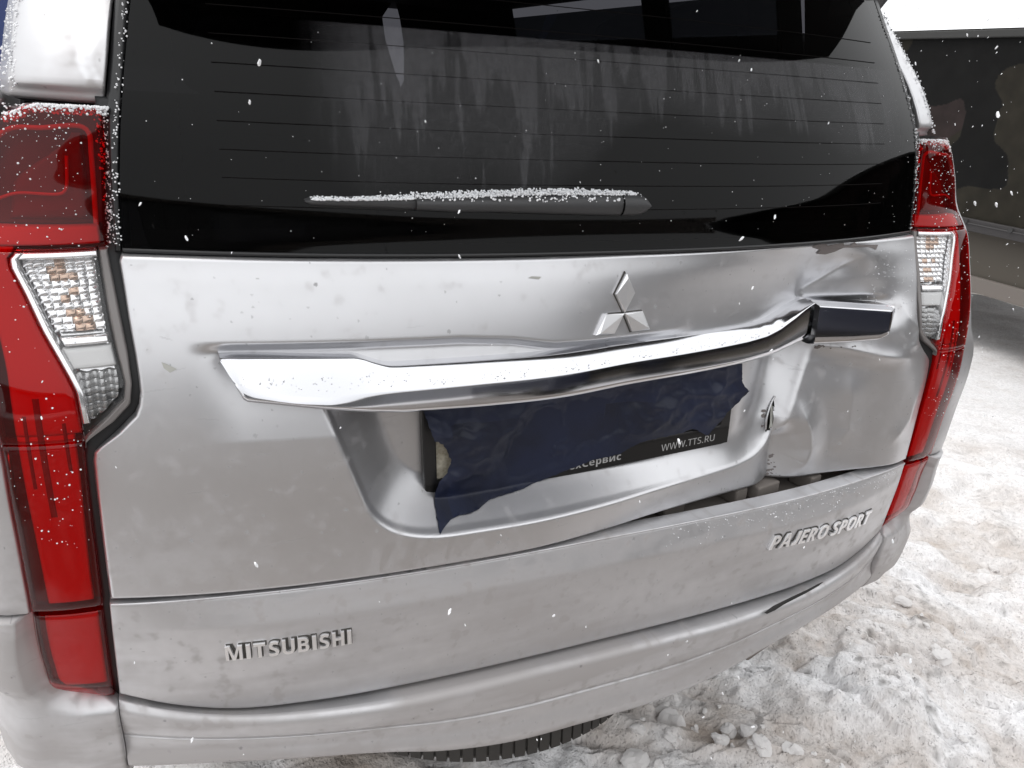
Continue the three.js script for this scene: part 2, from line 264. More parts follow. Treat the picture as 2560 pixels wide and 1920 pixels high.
{ // split in the metal at the recess corner: dark hole with a raised lip
  const hole = [[0.369, 0.957], [0.366, 0.935], [0.3645, 0.920], [0.365, 0.906], [0.361, 0.898], [0.3545, 0.894], [0.352, 0.902], [0.352, 0.919], [0.357, 0.935], [0.363, 0.947]];
  { // the sheet is open there
    const ins = (x, y) => { let c = false; for (let i = 0, j = hole.length - 1; i < hole.length; j = i++) { const [a, b] = hole[i], [d, e] = hole[j]; if ((b > y) !== (e > y) && x < (d - a) * (y - b) / (e - b) + a) c = !c; } return c; };
    const g = gatePanel.geometry, p = g.attributes.position, ix = g.index.array, keep = [];
    for (let k = 0; k < ix.length; k += 3) { const x = (p.getX(ix[k]) + p.getX(ix[k + 1]) + p.getX(ix[k + 2])) / 3, y = (p.getY(ix[k]) + p.getY(ix[k + 1]) + p.getY(ix[k + 2])) / 3; if (!(x > 0.34 && x < 0.38 && ins(x, y))) keep.push(ix[k], ix[k + 1], ix[k + 2]); }
    g.setIndex(keep);
  }
  part('torn_metal', flatPoly([[0.366, 0.952], [0.3655, 0.934], [0.364, 0.918], [0.3645, 0.905], [0.3595, 0.900], [0.3585, 0.912], [0.3600, 0.930], [0.3630, 0.944]], (x, y) => PANEL(0.371, y), -0.006), M.bare, gate);
  part('tear_lip', tube([[0.369, 0.957, surf(0.369, 0.957) + 0.001], [0.362, 0.946, surf(0.362, 0.946) + 0.003], [0.355, 0.932, surf(0.355, 0.932) + 0.005], [0.351, 0.917, surf(0.351, 0.917) + 0.004], [0.352, 0.900, surf(0.352, 0.900) + 0.002]], 0.002, 24, 6), M.paint, gate);
}

// rear window with its black border
const glassEdge = lin([1.235, 1.31, 1.375, 1.424, 1.481, 1.506, 1.60, 1.72], [0.634, 0.629, 0.621, 0.613, 0.603, 0.598, 0.57, 0.53]);
const pillarEdge = lin([1.232, 1.392, 1.42, 1.447, 1.478, 1.504, 1.60, 1.72], [0.645, 0.6375, 0.633, 0.628, 0.623, 0.618, 0.596, 0.56]);
const win = grp('rear_window', car, 'dark tinted rear window with water streaks');
part('pane', sheet({ y0: 1.237, y1: 1.73, xl: y => -glassEdge(y), xr: y => glassEdge(y), z: G, nu: 60, nv: 60, rim: 0, uvf: q => [(q[0] + 0.65) / 1.3, (q[1] - 1.23) / 0.5] }), M.glass, win);
for (let k = 0; k < 9; k++) { const y = 1.29 + 0.031 * k; part('heater_wire', gridGeo(60, 2, (i, j) => { const x = lerp(-0.52, 0.52, i / 59); return [x, y + 0.0011 * j, G(x, y) + 0.0004]; }), M.wire, win); }
part('reflection_film', sheet({ y0: 1.25, y1: 1.50, xl: y => -0.56, xr: y => 0.57, z: (x, y) => G(x, y) + 0.0008, nu: 60, nv: 30, rim: 0, uvf: q => [(q[0] + 0.65) / 1.3, (q[1] - 1.23) / 0.5] }), M.reflectionFilm, win, 'pale painted sky reflection on the glass, broken by melt water streaks');
for (const s of [-1, 1]) part('side_trim', sheet({ y0: 1.232, y1: 1.73, xl: y => glassEdge(y) + 0.0005, xr: y => pillarEdge(y) - 0.003, z: (x, y) => G(x, y) - 0.001, nu: 4, nv: 50, rim: 0.012, rd: 0.003, s }), M.trim, win);
part('lower_trim', sheet({ y0: 1.2325, y1: 1.2375, xl: y => -0.634, xr: y => 0.634, z: (x, y) => G(x, y) + 0.001, nu: 80, nv: 2, rim: 0.012, rd: 0.001 }), M.trim, win);

// lower panel between the lamps
const lpb = sm([0, 0.33, 0.45, 0.58, 0.64, 0.70], [0.604, 0.604, 0.603, 0.608, 0.621, 0.642]);
const low = grp('lower_panel', car, 'silver panel with lettering below the tailgate seam');
const LOWZ = (x, y) => T(x, y) + (0.007 * ss(0.62, 0.757, y) - 0.013 * clamp((y - 0.757) / 0.043, 0, 1)) * ss(0.72, 0.5, Math.abs(x)) + 0.001;
part('panel', sheet({ y0: 0.604, y1: 0.7995, xl: y => -0.694 - 0.006 * (0.80 - y) / 0.2, xr: y => 0.690 + 0.006 * (0.80 - y) / 0.2, yb: x => lpb(Math.abs(x)), z: LOWZ, nu: 160, nv: 50, rim: 0.03, rd: 0.002 }), M.paint, low);
part('top_edge', sheet({ y0: 0.7965, y1: 0.8005, xl: y => -0.693, xr: y => 0.689, z: (x, y) => LOWZ(x, 0.7995) + 0.0015, nu: 120, nv: 2, rim: 0.008, rd: 0.0012 }), M.paint, low);

// what shows through the open seam
const inner = grp('inner_body', car, 'grimy metal behind the open seam');
part('rear_sill', loft([0.55, 0.70, 0.79, 0.86].map((y, j) => Array.from({ length: 40 }, (_, i) => { const x = -0.74 + 1.48 * i / 39; return [x, y, T(x, 0.8) - 0.15 - 0.01 * j + 0.006 * vn(i * 0.7, j)]; }))), M.grimyMetal, inner);
part('shelf', loft([-0.15, -0.10, -0.05, -0.025].map((d, j) => Array.from({ length: 40 }, (_, i) => { const x = -0.68 + 1.36 * i / 39; return [x, 0.775 - 0.004 * j, T(x, 0.8) + d]; }))), M.grimyMetal, inner);
for (const [x, w] of [[0.16, 0.05], [0.30, 0.03], [0.36, 0.06], [0.47, 0.03]]) part('bracket', boxAt(w, 0.03, 0.05, x, 0.785, 0.03, 0.2, 0.004), M.grimyMetal, inner);
part('back_wall', loft([0.45, 0.8, 1.235].map(y => [-0.80, -0.4, 0, 0.4, 0.80].map(x => [x, y, -0.07 - 0.06 * ss(0.9, 1.2, y)]))), M.grimyMetal, inner);

// bumper
const bump = grp('bumper', car, 'silver rear bumper with a torn upper edge');
const bcy = sm([0, 0.30, 0.5, 0.6, 0.71], [0.602, 0.602, 0.607, 0.613, 0.628]);
const bby = sm([0, 0.15, 0.27, 0.35, 0.48, 0.6, 0.71], [0.450, 0.454, 0.474, 0.495, 0.512, 0.514, 0.500]);
const bz = x => -0.098 * Math.pow(Math.abs(x) / 0.69, 3.4);
function bumperRow(x) { // profile from the shelf under the panel round to the underside
  const c = bcy(Math.abs(x)), b = bby(Math.abs(x)), e = bz(x), H = c - b, l = lpb(Math.abs(x)), n = 0.002 * vn(x * 9, 3);
  const base = T(x, 0.6) - 0.03, z0 = 0.150 + e;
  return [[l - 0.012, base - 0.03], [l - 0.012, base], [lerp(l - 0.010, c, 0.55), lerp(base, z0, 0.75)], [c - 0.002, z0 - 0.008 + n], [c - 0.006, z0 - 0.002 + n], [c - 0.013, z0 + 0.001 + n], [c - H * 0.25, z0 - 0.001], [c - H * 0.40, z0 - 0.005], [c - H * 0.455, z0 - 0.007],
    [c - H * 0.462, z0 - 0.011], [c - H * 0.472, z0 - 0.011], [c - H * 0.482, z0 - 0.008], [c - H * 0.50, z0 - 0.007], [c - H * 0.60, z0 - 0.010], [c - H * 0.70, z0 - 0.008], [c - H * 0.80, z0 - 0.003], [c - H * 0.90, z0 - 0.006], [c - H * 0.97, z0 - 0.013], [b, z0 - 0.022], [b - 0.002, z0 - 0.06], [b + 0.01, z0 - 0.16]];
}
const bumpGeo = (x0, x1, n) => { const cols = Array.from({ length: n + 1 }, (_, i) => { const x = lerp(x0, x1, i / n); return bumperRow(x).map(([y, z]) => [x, y, z]); }); return gridGeo(n + 1, cols[0].length, (i, j) => cols[i][cols[i].length - 1 - j], false); };
part('centre_section', bumpGeo(-0.7025, 0.7025, 180), M.paint, bump);
const reflOut = y => lxo(y) - 0.002 - 0.045 * Math.pow(ss(0.668, 0.632, y), 2);
function cornerGeo(s) { // from the bumper's end round the reflector to the side of the car
  const z0 = sm([0.43, 0.45, 0.48, 0.52, 0.55, 0.60, 0.64], [-0.075, -0.02, 0.022, 0.040, 0.046, 0.050, 0.050]);
  const ys = Array.from({ length: 60 }, (_, i) => lerp(0.435, 0.7895, i / 59));
  const rows = ys.map(y => {
    const w = ss(0.585, 0.665, y), xi = y < 0.628 ? 0.7035 : lerp(0.7035, reflOut(y) + 0.0015, ss(0.628, 0.636, y)), up = ss(0.622, 0.640, y);
    const xc = lerp(0.80 - 0.05 * ss(0.51, 0.44, y), lxo(y) + lerp(0.027, 0.020, ss(0.70, 0.79, y)), w), zi = lerp(z0(y), LAMP(Math.min(xi, lxo(y)), y) - 0.012, up), zc = lerp(z0(y) - 0.022, lzo(y) + 0.005, w);
    const m = lerp(0.5, 0.45, up), zm = lerp(lerp(zi, zc, m) + 0.006, lerp(zi, zc, m) - 0.004, up);
    return [[xi, zi - 0.02], [xi, zi - 0.001], [lerp(xi, xc, 0.08), zi], [lerp(xi, xc, m), zm], [lerp(xi, xc, 0.86), lerp(zm, zc, 0.84)], [xc, zc], [xc + 0.012, zc - 0.004], [xc + 0.028, zc - 0.014], [xc + 0.046, zc - 0.034], [xc + 0.064, zc - 0.07], [xc + 0.082, zc - 0.15], [xc + 0.098, zc - 0.33], [xc + 0.105, -0.62]].map(([x, z]) => [s * x, y, z]);
  });
  rows.push(rows[rows.length - 1].map(([x, y, z], i, r) => [lerp(x, r[1][0], 0.75), y + 0.0005, lerp(z, r[1][2], 0.4) - 0.025]));
  return loft(rows, s < 0);
}
for (const s of [-1, 1]) part('corner_section', cornerGeo(s), M.paint, bump);
// torn upper edge: the dark of the hole painted as a black sheet
{
  const zt = (x, y) => 0.150 + bz(x) - 0.014;
  const tearPts = [[0.318, 0.6015], [0.336, 0.610], [0.36, 0.6135], [0.385, 0.6165], [0.42, 0.6185], [0.452, 0.6215], [0.468, 0.6205], [0.455, 0.6155], [0.42, 0.611], [0.394, 0.6085], [0.365, 0.6045], [0.345, 0.5985], [0.326, 0.5965]];
  part('tear_shade', flatPoly(tearPts, zt, 0.018), M.rubber, bump, 'black sheet painted in for the dark hole in the torn bumper edge');
}

// tail lamps
const clearOut = lin([1.030, 1.051, 1.086, 1.105, 1.122, 1.154, 1.194, 1.220, 1.229, 1.2365], [0.6925, 0.6935, 0.6955, 0.702, 0.709, 0.723, 0.737, 0.7475, 0.748, 0.741]);
const clearIn = lin([1.030, 1.035, 1.053, 1.073, 1.092, 1.106, 1.132, 1.171, 1.2365], [0.6920, 0.690, 0.668, 0.648, 0.645, 0.647, 0.651, 0.655, 0.659]);
const lampIn = lin([0.630, 0.784, 0.809, 0.928, 1.018, 1.0285], [0.7065, 0.702, 0.6995, 0.6965, 0.6935, 0.693]);
const gasketIn = lin([1.0, 1.010, 1.027, 1.048, 1.067, 1.090, 1.124, 1.181, 1.231, 1.30, 1.38, 1.392], [0.697, 0.6965, 0.694, 0.661, 0.643, 0.639, 0.640, 0.646, 0.651, 0.646, 0.641, 0.648]);
function lampInner(y) { return y < 1.03 ? lampIn(y) : clearIn(y); }
const cellRand = rng(7);
function tailLamp(s) {
  const L = grp('tail_lamp', car, s < 0 ? 'tail lamp beside the sound end of the tailgate' : 'tail lamp beside the dented end of the tailgate');
  const Z = (x, y) => LAMP(x, y);
  // red cover: upper block, band beside the clear window, long lower column
  const upper = sheet({ y0: 1.2375, y1: 1.391, xl: y => lerp(0.6485, 0.639, ss(1.24, 1.37, y)) + 0.008 * ss(1.382, 1.391, y), xr: y => lxo(y) - 0.022 * ss(1.372, 1.391, y), z: Z, nu: 24, nv: 30, rim: 0.026, rd: 0.004, s });
  const band = sheet({ y0: 1.0305, y1: 1.2372, xl: y => clearOut(y) + 0.001, xr: y => lxo(y), z: Z, nu: 14, nv: 50, rim: 0.026, rd: 0.002, s });
  const column = sheet({ y0: 0.7965, y1: 1.0302, xl: y => lampIn(y) + 0.0015, xr: y => lxo(y), z: Z, nu: 16, nv: 40, rim: 0.026, rd: 0.003, s });
  part('red_cover', [upper, band, column], M.redLens, L);
  // bright plates behind it
  const back = (d) => (x, y) => Z(x, y) - d;
  const strip = sheet({ y0: 1.241, y1: 1.261, xl: () => 0.657, xr: y => lxo(y) - 0.006, z: back(0.010), nu: 12, nv: 4, rim: 0.02, rd: 0.002, s });
  const bandIn = sheet({ y0: 1.036, y1: 1.2405, xl: y => clearOut(y) + 0.003, xr: y => 0.763 + 0.006 * ss(1.1, 1.18, y), z: back(0.012), nu: 10, nv: 40, rim: 0.012, rd: 0.002, s });
  const colIn = sheet({ y0: 0.801, y1: 1.0355, xl: y => lerp(0.712, 0.704, ss(0.80, 1.03, y)), xr: y => 0.7625, z: back(0.012), nu: 10, nv: 30, rim: 0.012, rd: 0.002, s });
  part('reflector', [strip, bandIn, colIn], M.redInside, L);
  for (const [x, y0, y1, w] of [[0.738, 0.93, 1.08, 0.0035], [0.752, 0.97, 1.06, 0.002], [0.713, 0.99, 1.05, 0.002]]) part('rib', sheet({ y0, y1, xl: y => x - w, xr: y => x + w, z: (X, Y) => Z(X, Y) - 0.011 - 0.008 * ss(y1, y0, Y) * 0 + 0.0, nu: 2, nv: 10, rim: 0.004, rd: 0.001, s }), M.redRib, L);
  const dk = [sheet({ y0: 1.2615, y1: 1.386, xl: y => 0.646, xr: y => lxo(y) - 0.006, z: back(0.022), nu: 8, nv: 12, rim: 0.01, rd: 0.002, s }),
    sheet({ y0: 0.7985, y1: 1.03, xl: y => lampIn(y) + 0.003, xr: y => lxo(y) - 0.003, z: back(0.021), nu: 6, nv: 20, rim: 0.004, rd: 0.001, s })];
  part('housing', dk, M.redDark, L);
  part('inner_block', sheet({ y0: 1.268, y1: 1.362, xl: () => 0.664, xr: y => lxo(y) - 0.030 - 0.05 * ss(1.30, 1.362, y), z: back(0.016), nu: 8, nv: 10, rim: 0.008, rd: 0.004, s }), M.redMid, L);
  const P = (x, y, d) => [s * x, y, Z(x, y) - d];
  part('light_guide', [tube([P(0.764, 1.330, 0.006), P(0.756, 1.345, 0.006), P(0.733, 1.364, 0.006), P(0.70, 1.367, 0.006), P(0.662, 1.370, 0.006), P(0.655, 1.364, 0.006), P(0.655, 1.34, 0.006), P(0.6585, 1.264, 0.006)], 0.0028, 60), tube([P(0.755, 1.289, 0.009), P(0.735, 1.296, 0.009), P(0.69, 1.297, 0.009), P(0.685, 1.302, 0.009), P(0.680, 1.338, 0.009)], 0.0018, 40)], M.guide, L);
  // clear window
  part('clear_cover', sheet({ y0: 1.031, y1: 1.2365, xl: clearIn, xr: clearOut, z: (x, y) => Z(x, y) + 0.001, nu: 14, nv: 40, rim: 0.022, rd: 0.002, s }), M.clearLens, L);
  const edgeIn = y => clearIn(y) + 0.004, edgeOut = y => Math.max(clearOut(y) - 0.005, clearIn(y) + 0.0045);
  part('bezel', sheet({ y0: 1.045, y1: 1.2335, xl: edgeIn, xr: edgeOut, z: back(0.030), nu: 10, nv: 40, rim: -0.024, rd: 0.003, s }), M.lampChrome, L);
  part('border', [sheet({ y0: 1.05, y1: 1.235, xl: y => Math.max(clearOut(y) - 0.008, clearIn(y) + 0.003), xr: y => clearOut(y) - 0.0008, z: back(0.003), nu: 4, nv: 40, rim: 0.018, rd: 0.0015, s }), sheet({ y0: 1.2275, y1: 1.2352, xl: y => clearIn(y) + 0.002, xr: y => clearOut(y) - 0.0085, z: back(0.004), nu: 10, nv: 3, rim: 0.016, rd: 0.0015, s })], M.lampChrome, L);
  part('lens_edge', sheet({ y0: 1.020, y1: 1.236, xl: y => gasketIn(y) - 0.001, xr: y => (y < 1.031 ? 0.6935 : clearIn(y)) - 0.0003, z: back(0.004), nu: 6, nv: 50, rim: 0.015, rd: 0.002, s }), M.lensEdge, L);
  const cells = [], amber = [];
  const rows = 10, colsN = 8;
  for (let r = 0; r < rows; r++) {
    const y0 = lerp(1.149, 1.2255, r / rows), y1 = lerp(1.149, 1.2255, (r + 1) / rows), ym = (y0 + y1) / 2, xa = clearIn(ym) + 0.007, xb = clearOut(ym) - 0.011, n = Math.max(4, Math.round((xb - xa) / 0.0098));
    for (let c = 0; c < n; c++) {
      const u0 = lerp(xa, xb, c / n), u1 = lerp(xa, xb, (c + 1) / n), b = 0.0022 + 0.0018 * cellRand(), tw = (cellRand() - 0.5) * 0.004;
      const g = gridGeo(6, 6, (i, j) => { const a = i / 5, e = j / 5, x = lerp(u0, u1, a), y = lerp(y0, y1, e); return [s * x, y, Z(x, y) - 0.016 + b * Math.sin(Math.PI * a) * Math.sin(Math.PI * e) + tw * (a - 0.5)]; }, s < 0);
      const mid = Math.abs((c + 0.5) / n - 0.45) < 0.22, rowA = r < 3 || r === 4 || r > 6; (cellRand() < (mid && rowA ? 0.75 : 0.03) ? amber : cells).push(g);
    }
  }
  part('reflector_grid', cells, M.lampChrome, L); part('amber_grid', amber, M.amber, L);
  part('bright_bar', sheet({ y0: 1.135, y1: 1.1445, xl: y => clearIn(y) + 0.006, xr: y => clearOut(y) - 0.012, z: back(0.008), nu: 8, nv: 4, rim: 0.01, rd: 0.002, s }), M.lampChrome, L);
  part('frosted_step', sheet({ y0: 1.110, y1: 1.132, xl: y => clearIn(y) + 0.005, xr: y => clearOut(y) - 0.008, z: back(0.010), nu: 8, nv: 5, rim: 0.01, rd: 0.002, s }), M.frost, L);
  const bowls = [];
  for (let k = 0; k < 6; k++) { const y0 = 1.052 + k * 0.0088, y1 = y0 + 0.0086; bowls.push(sheet({ y0, y1, xl: y => clearIn(y) + 0.006, xr: y => Math.max(clearOut(y) - 0.006, clearIn(y) + 0.008), z: (x, y) => Z(x, y) - 0.020 + 0.003 * Math.sin((Math.abs(x) - 0.65) * 420) + 0.003 * k / 6, nu: 24, nv: 2, rim: 0.004, rd: 0.001, s })); }
  part('lower_bowl', bowls, M.bulbDark, L); 
  // small reflector set in the bumper
  const R = grp('bumper_reflector', car, 'small red reflector in the bumper below the tail lamp');
  const rOut = reflOut;
  part('red_cover', sheet({ y0: 0.632, y1: 0.791, xl: y => lampIn(y) + 0.001, xr: rOut, z: Z, nu: 14, nv: 24, rim: 0.02, rd: 0.003, s }), M.redLens, R);
  part('reflector', sheet({ y0: 0.656, y1: 0.779, xl: y => lampIn(y) + 0.008, xr: y => rOut(y) - 0.011, z: back(0.009), nu: 10, nv: 16, rim: 0.008, rd: 0.003, s }), M.redInside, R);
  part('housing', sheet({ y0: 0.636, y1: 0.787, xl: y => lampIn(y) + 0.003, xr: y => rOut(y) - 0.003, z: back(0.0165), nu: 8, nv: 12, rim: 0.003, rd: 0.001, s }), M.redDark, R);
  // rubber between lamp and tailgate
  part('gasket', sheet({ y0: 0.615, y1: 1.402, xl: y => (y < 0.80 ? 0.696 : y < 1.2315 ? panelEdge(y) : pillarEdge(y) - 0.016) - 0.004, xr: y => lampInner(Math.min(y, 1.2365)) * (y < 1.2365 ? 1 : 0) + (y >= 1.2365 ? lerp(0.6485, 0.641, ss(1.24, 1.37, y)) : 0) + 0.004, z: (x, y) => LAMP(x, y) - 0.012, nu: 5, nv: 90, rim: 0.02, rd: 0.003, s }), M.rubber, L);
}
tailLamp(-1); tailLamp(1);

// body at the corners: rear pillars and wings
for (const s of [-1, 1]) {
  const px = y => pillarEdge(y), pz = sm([1.39, 1.42, 1.447, 1.478, 1.504, 1.60, 1.72], [-0.030, -0.040, -0.052, -0.072, -0.092, -0.17, -0.27]);
  const ys = [1.3935, 1.3945, 1.397, 1.402, 1.407, 1.410, 1.414, 1.42, 1.44, 1.46, 1.48, 1.50, 1.54, 1.58, 1.62, 1.66, 1.70, 1.74];
  const lip = y => -0.014 * ss(1.413, 1.403, y) - 0.012 * ss(1.397, 1.3935, y);
  const P = grp('rear_pillar', car, 'silver rear pillar above the tail lamp with snow on it');
  part('panel', loft(ys.map(y => { const a = px(y), z = pz(y) + lip(y); return [[s * (a - 0.001), y, z - 0.02], [s * (a - 0.001), y, z - 0.003], [s * (a + 0.002), y, z], [s * (a + 0.03), y, z - 0.010], [s * (a + 0.060), y, z - 0.026], [s * (a + 0.084), y, z - 0.048], [s * (a + 0.098), y, z - 0.068], [s * (a + 0.106), y, z - 0.090], [s * (a + 0.122), y, z - 0.16], [s * (a + 0.135), y, z - 0.26], [s * (a + 0.138), y, -0.46]]; }), s < 0, q => [UVX(q[0] * 0.7 - s * 0.1), UVY(q[1] - 0.62)]), M.paint, P);
  const W = grp('rear_wing', car, 'silver rear wing outside the tail lamp');
  const wy = Array.from({ length: 44 }, (_, i) => lerp(0.794, 1.394, i / 43));
  part('panel', loft(wy.map(y => { const o = lxo(y), q = lzo(y), b = ss(1.13, 1.0, y); return [[s * (o + 0.001), y, q - 0.03], [s * (o + 0.0015), y, q - 0.006], [s * (o + 0.005), y, q - 0.0035], [s * (o + 0.010 + 0.016 * b), y, q - lerp(0.010, 0.007, b)], [s * (o + 0.016 + 0.034 * b), y, q - lerp(0.030, 0.017, b)], [s * (o + 0.024 + 0.040 * b), y, q - lerp(0.06, 0.040, b)], [s * (o + 0.034 + 0.040 * b), y, q - 0.11], [s * (o + 0.05 + 0.034 * b), y, q - 0.25], [s * (o + 0.06 + 0.03 * b), y, -0.6], [s * (o + 0.07 + 0.03 * b), y, -2.6]]; }), s < 0), M.paint, W);
  part('pillar_lining', loft([1.39, 1.48, 1.56, 1.64, 1.72].map(y => { const a = px(y), z = pz(y); return [[s * (a - 0.008), y, z - 0.030], [s * (a + 0.04), y, z - 0.05], [s * (a + 0.085), y, z - 0.09], [s * (a + 0.105), y, z - 0.16], [s * (a + 0.118), y, -0.46]]; }), s < 0), M.seat, P);
}
// the rest of the shell: roof, spoiler, cabin
const shell = grp('body_shell', car, 'roof and cabin of the car');
part('roof', loft([-2.6, -1.4, -0.5, -0.2].map((z, j) => Array.from({ length: 21 }, (_, i) => { const x = -0.72 + 1.44 * i / 20; return [x, 1.80 - 0.07 * Math.pow(Math.abs(x) / 0.72, 3) - 0.02 * (j === 3 ? 1 : 0) - 0.05 * (j === 0 ? 1 : 0), z]; })), true), M.paint, shell);
part('headlining', boxAt(1.4, 0.02, 2.4, 0, 1.70, -1.4), M.seat, shell);
part('firewall', boxAt(1.5, 0.62, 0.03, 0, 1.0, -2.62), M.seat, shell);
for (const s of [-1, 1]) part('cabin_side', boxAt(0.03, 0.62, 2.5, s * 0.755, 1.03, -1.42), M.seat, shell);
part('cabin_floor', boxAt(1.5, 0.02, 2.5, 0, 0.72, -1.45), M.seat, shell);
{ // spoiler over the window: its dark underside is what the top of the glass mirrors
  const rows = [[-0.20, 1.80], [-0.02, 1.785], [0.16, 1.758], [0.245, 1.738], [0.252, 1.728], [0.24, 1.718], [0.12, 1.722], [0.0, 1.73], [-0.11, 1.725]];
  const sp = loft(rows.map(([z, y]) => Array.from({ length: 41 }, (_, i) => { const x = -0.66 + 1.32 * i / 40, q = Math.pow(Math.abs(x) / 0.66, 4); return [x, y - 0.06 * Math.pow(Math.abs(x) / 0.66, 3), Math.min(z, z - (z > -0.1 ? 0.16 * q * (z + 0.2) / 0.39 : 0) - 0.03 * Math.pow(x / 0.66, 2))]; })));
  const S = grp('spoiler', car, 'roof spoiler over the rear window'); part('blade', sp, M.trim, S);
  for (const s of [-1, 1]) part('end_fin', loft([1.60, 1.64, 1.68, 1.72].map((y, k) => [[s * 0.60, y, -0.19 + k * 0.03], [s * 0.635, y, -0.185 + k * 0.035], [s * 0.66, y, -0.23 + k * 0.03], [s * 0.68, y, -0.36]])), M.trim, S);
}
// seats seen faintly through the tinted glass
function seat(x, z, h) { const S = grp('seat', car); part('backrest', boxAt(0.46, 0.62, 0.14, x, 0.98 + h, z, 0, 0.05), M.seat, S); part('headrest', boxAt(0.27, 0.19, 0.11, x, 1.44 + h, z, 0, 0.05), M.seat, S); }
for (const [x, z] of [[-0.36, -0.95], [0.36, -0.95], [-0.36, -1.85], [0.36, -1.85]]) seat(x, z, 0);
for (const s of [-1, 1]) { // dark side glazing of the cabin with its posts
  for (const [z0, z1] of [[-0.96, -0.50], [-2.02, -1.06]]) part('side_window', gridGeo(2, 2, (i, j) => [s * (0.775 - 0.07 * j), lerp(1.36, 1.66, j), lerp(z0 - 0.04 * j, z1 - 0.06 * j, i)], s < 0), M.sideGlass, shell);
  for (const [z0, z1] of [[-0.52, -0.44], [-1.08, -0.94], [-2.16, -2.0]]) part('side_post', loft([0, 1].map(j => [[s * (0.770 - 0.07 * j), lerp(1.34, 1.70, j), z0 - 0.05 * j], [s * (0.780 - 0.07 * j), lerp(1.34, 1.70, j), (z0 + z1) / 2 - 0.05 * j], [s * (0.770 - 0.07 * j), lerp(1.34, 1.70, j), z1 - 0.05 * j]])), M.trim, shell);
}
{ // windscreen made opaque to block light, its gap shaped as a bright strip
  const cs = lin([1.28, 1.40, 1.56, 1.64, 1.69, 1.74], [0.44, 0.430, 0.350, 0.312, 0.308, 0.308]), cw = lin([1.28, 1.38, 1.42, 1.56, 1.64, 1.70, 1.74], [0.0, 0.0, 0.018, 0.038, 0.036, 0.004, 0.0]);
  for (const q of [[y => -0.74, y => cs(y) - cw(y)], [y => cs(y) + cw(y), y => 0.74]]) part('windscreen', gridGeo(3, 30, (i, j) => { const y = lerp(1.26, 1.74, j / 29); return [lerp(q[0](y), q[1](y), i / 2), y, lerp(-2.75, -2.25, (y - 1.28) / 0.46)]; }), M.trim, shell);
  for (const s of [-1, 1]) part('front_side', gridGeo(2, 2, (i, j) => [s * lerp(0.775, 0.705, j), lerp(1.30, 1.70, j), i ? -2.12 : lerp(-2.80, -2.30, j)]), M.trim, shell);
}

// bright bar with handle
const barTop = lin([-0.541, -0.50, -0.388, -0.378, -0.367, -0.355, -0.346, -0.335, -0.1, 0.10, 0.24, 0.265, 0.29, 0.315, 0.34, 0.36, 0.381], [1.126, 1.1255, 1.1225, 1.120, 1.1155, 1.1115, 1.1095, 1.109, 1.110, 1.111, 1.111, 1.1118, 1.1148, 1.121, 1.129, 1.1345, 1.1375]);
const barRidge = lin([-0.541, -0.530, -0.508, -0.466, -0.424, -0.359, -0.239, -0.1, 0.1, 0.22, 0.265, 0.30, 0.335, 0.36, 0.381], [1.124, 1.103, 1.094, 1.084, 1.081, 1.0845, 1.0865, 1.089, 1.092, 1.0935, 1.096, 1.1025, 1.115, 1.126, 1.1345]);
const barBot = lin([-0.541, -0.519, -0.491, -0.429, -0.374, -0.336, -0.232, -0.1, 0.1, 0.2, 0.3, 0.36, 0.381], [1.122, 1.077, 1.073, 1.063, 1.056, 1.053, 1.052, 1.053, 1.055, 1.056, 1.060, 1.068, 1.074]);
const BZ = x => T(x, 1.09) - DENT(x, 1.10);
function barGeo(x0, x1, n, top, ridge, bot, zf) {
  const cols = [];
  for (let i = 0; i <= n; i++) {
    const x = lerp(x0, x1, i / n), t = top(x), r = ridge(x), b = bot(x), z = zf(x), f = clamp((t - b) / 0.05, 0.1, 1);
    const row = [[t - 0.003, z - 0.03], [t - 0.0005, z + 0.004], [t, z + 0.006], [t - 0.0012, z + 0.008]];
    for (let k = 1; k <= 5; k++) row.push([lerp(t - 0.0012, r + 0.001, k / 5), z + lerp(0.008, 0.008 + 0.020 * f, Math.pow(k / 5, 0.9))]);
    const zr = z + 0.008 + 0.020 * f;
    row.push([r - 0.0006, zr + 0.0008]);
    for (let k = 1; k <= 6; k++) { const q = k / 6; row.push([lerp(r - 0.001, b + 0.007 * f, q), zr + 0.001 + 0.004 * f * Math.sin(Math.PI * 0.42 * q)]); }
    row.push([b + 0.003 * f, zr + 0.001], [b + 0.0008, zr - 0.005], [b, zr - 0.012], [b + 0.001, z - 0.03]);
    cols.push(row.map(([y, zz]) => [x, y, zz]));
  }
  return gridGeo(n + 1, cols[0].length, (i, j) => cols[i][cols[i].length - 1 - j], false);
}
const bar = grp('chrome_bar', car, 'bright chrome bar above the number plate, bent at one end');
part('main_bar', barGeo(-0.541, 0.381, 220, barTop, barRidge, barBot, x => BZ(x)), M.chrome, bar);
part('end_piece', barGeo(0.384, 0.541, 50, lin([0.384, 0.541], [1.1365, 1.127]), lin([0.384, 0.541], [1.131, 1.1215]), lin([0.384, 0.45, 0.505, 0.519, 0.541], [1.064, 1.066, 1.070, 1.077, 1.122]), x => lerp(BZ(0.384), BZ(0.541), (x - 0.384) / 0.157) + 0.012 - 0.02 * (0.541 - x)), M.chrome, bar);

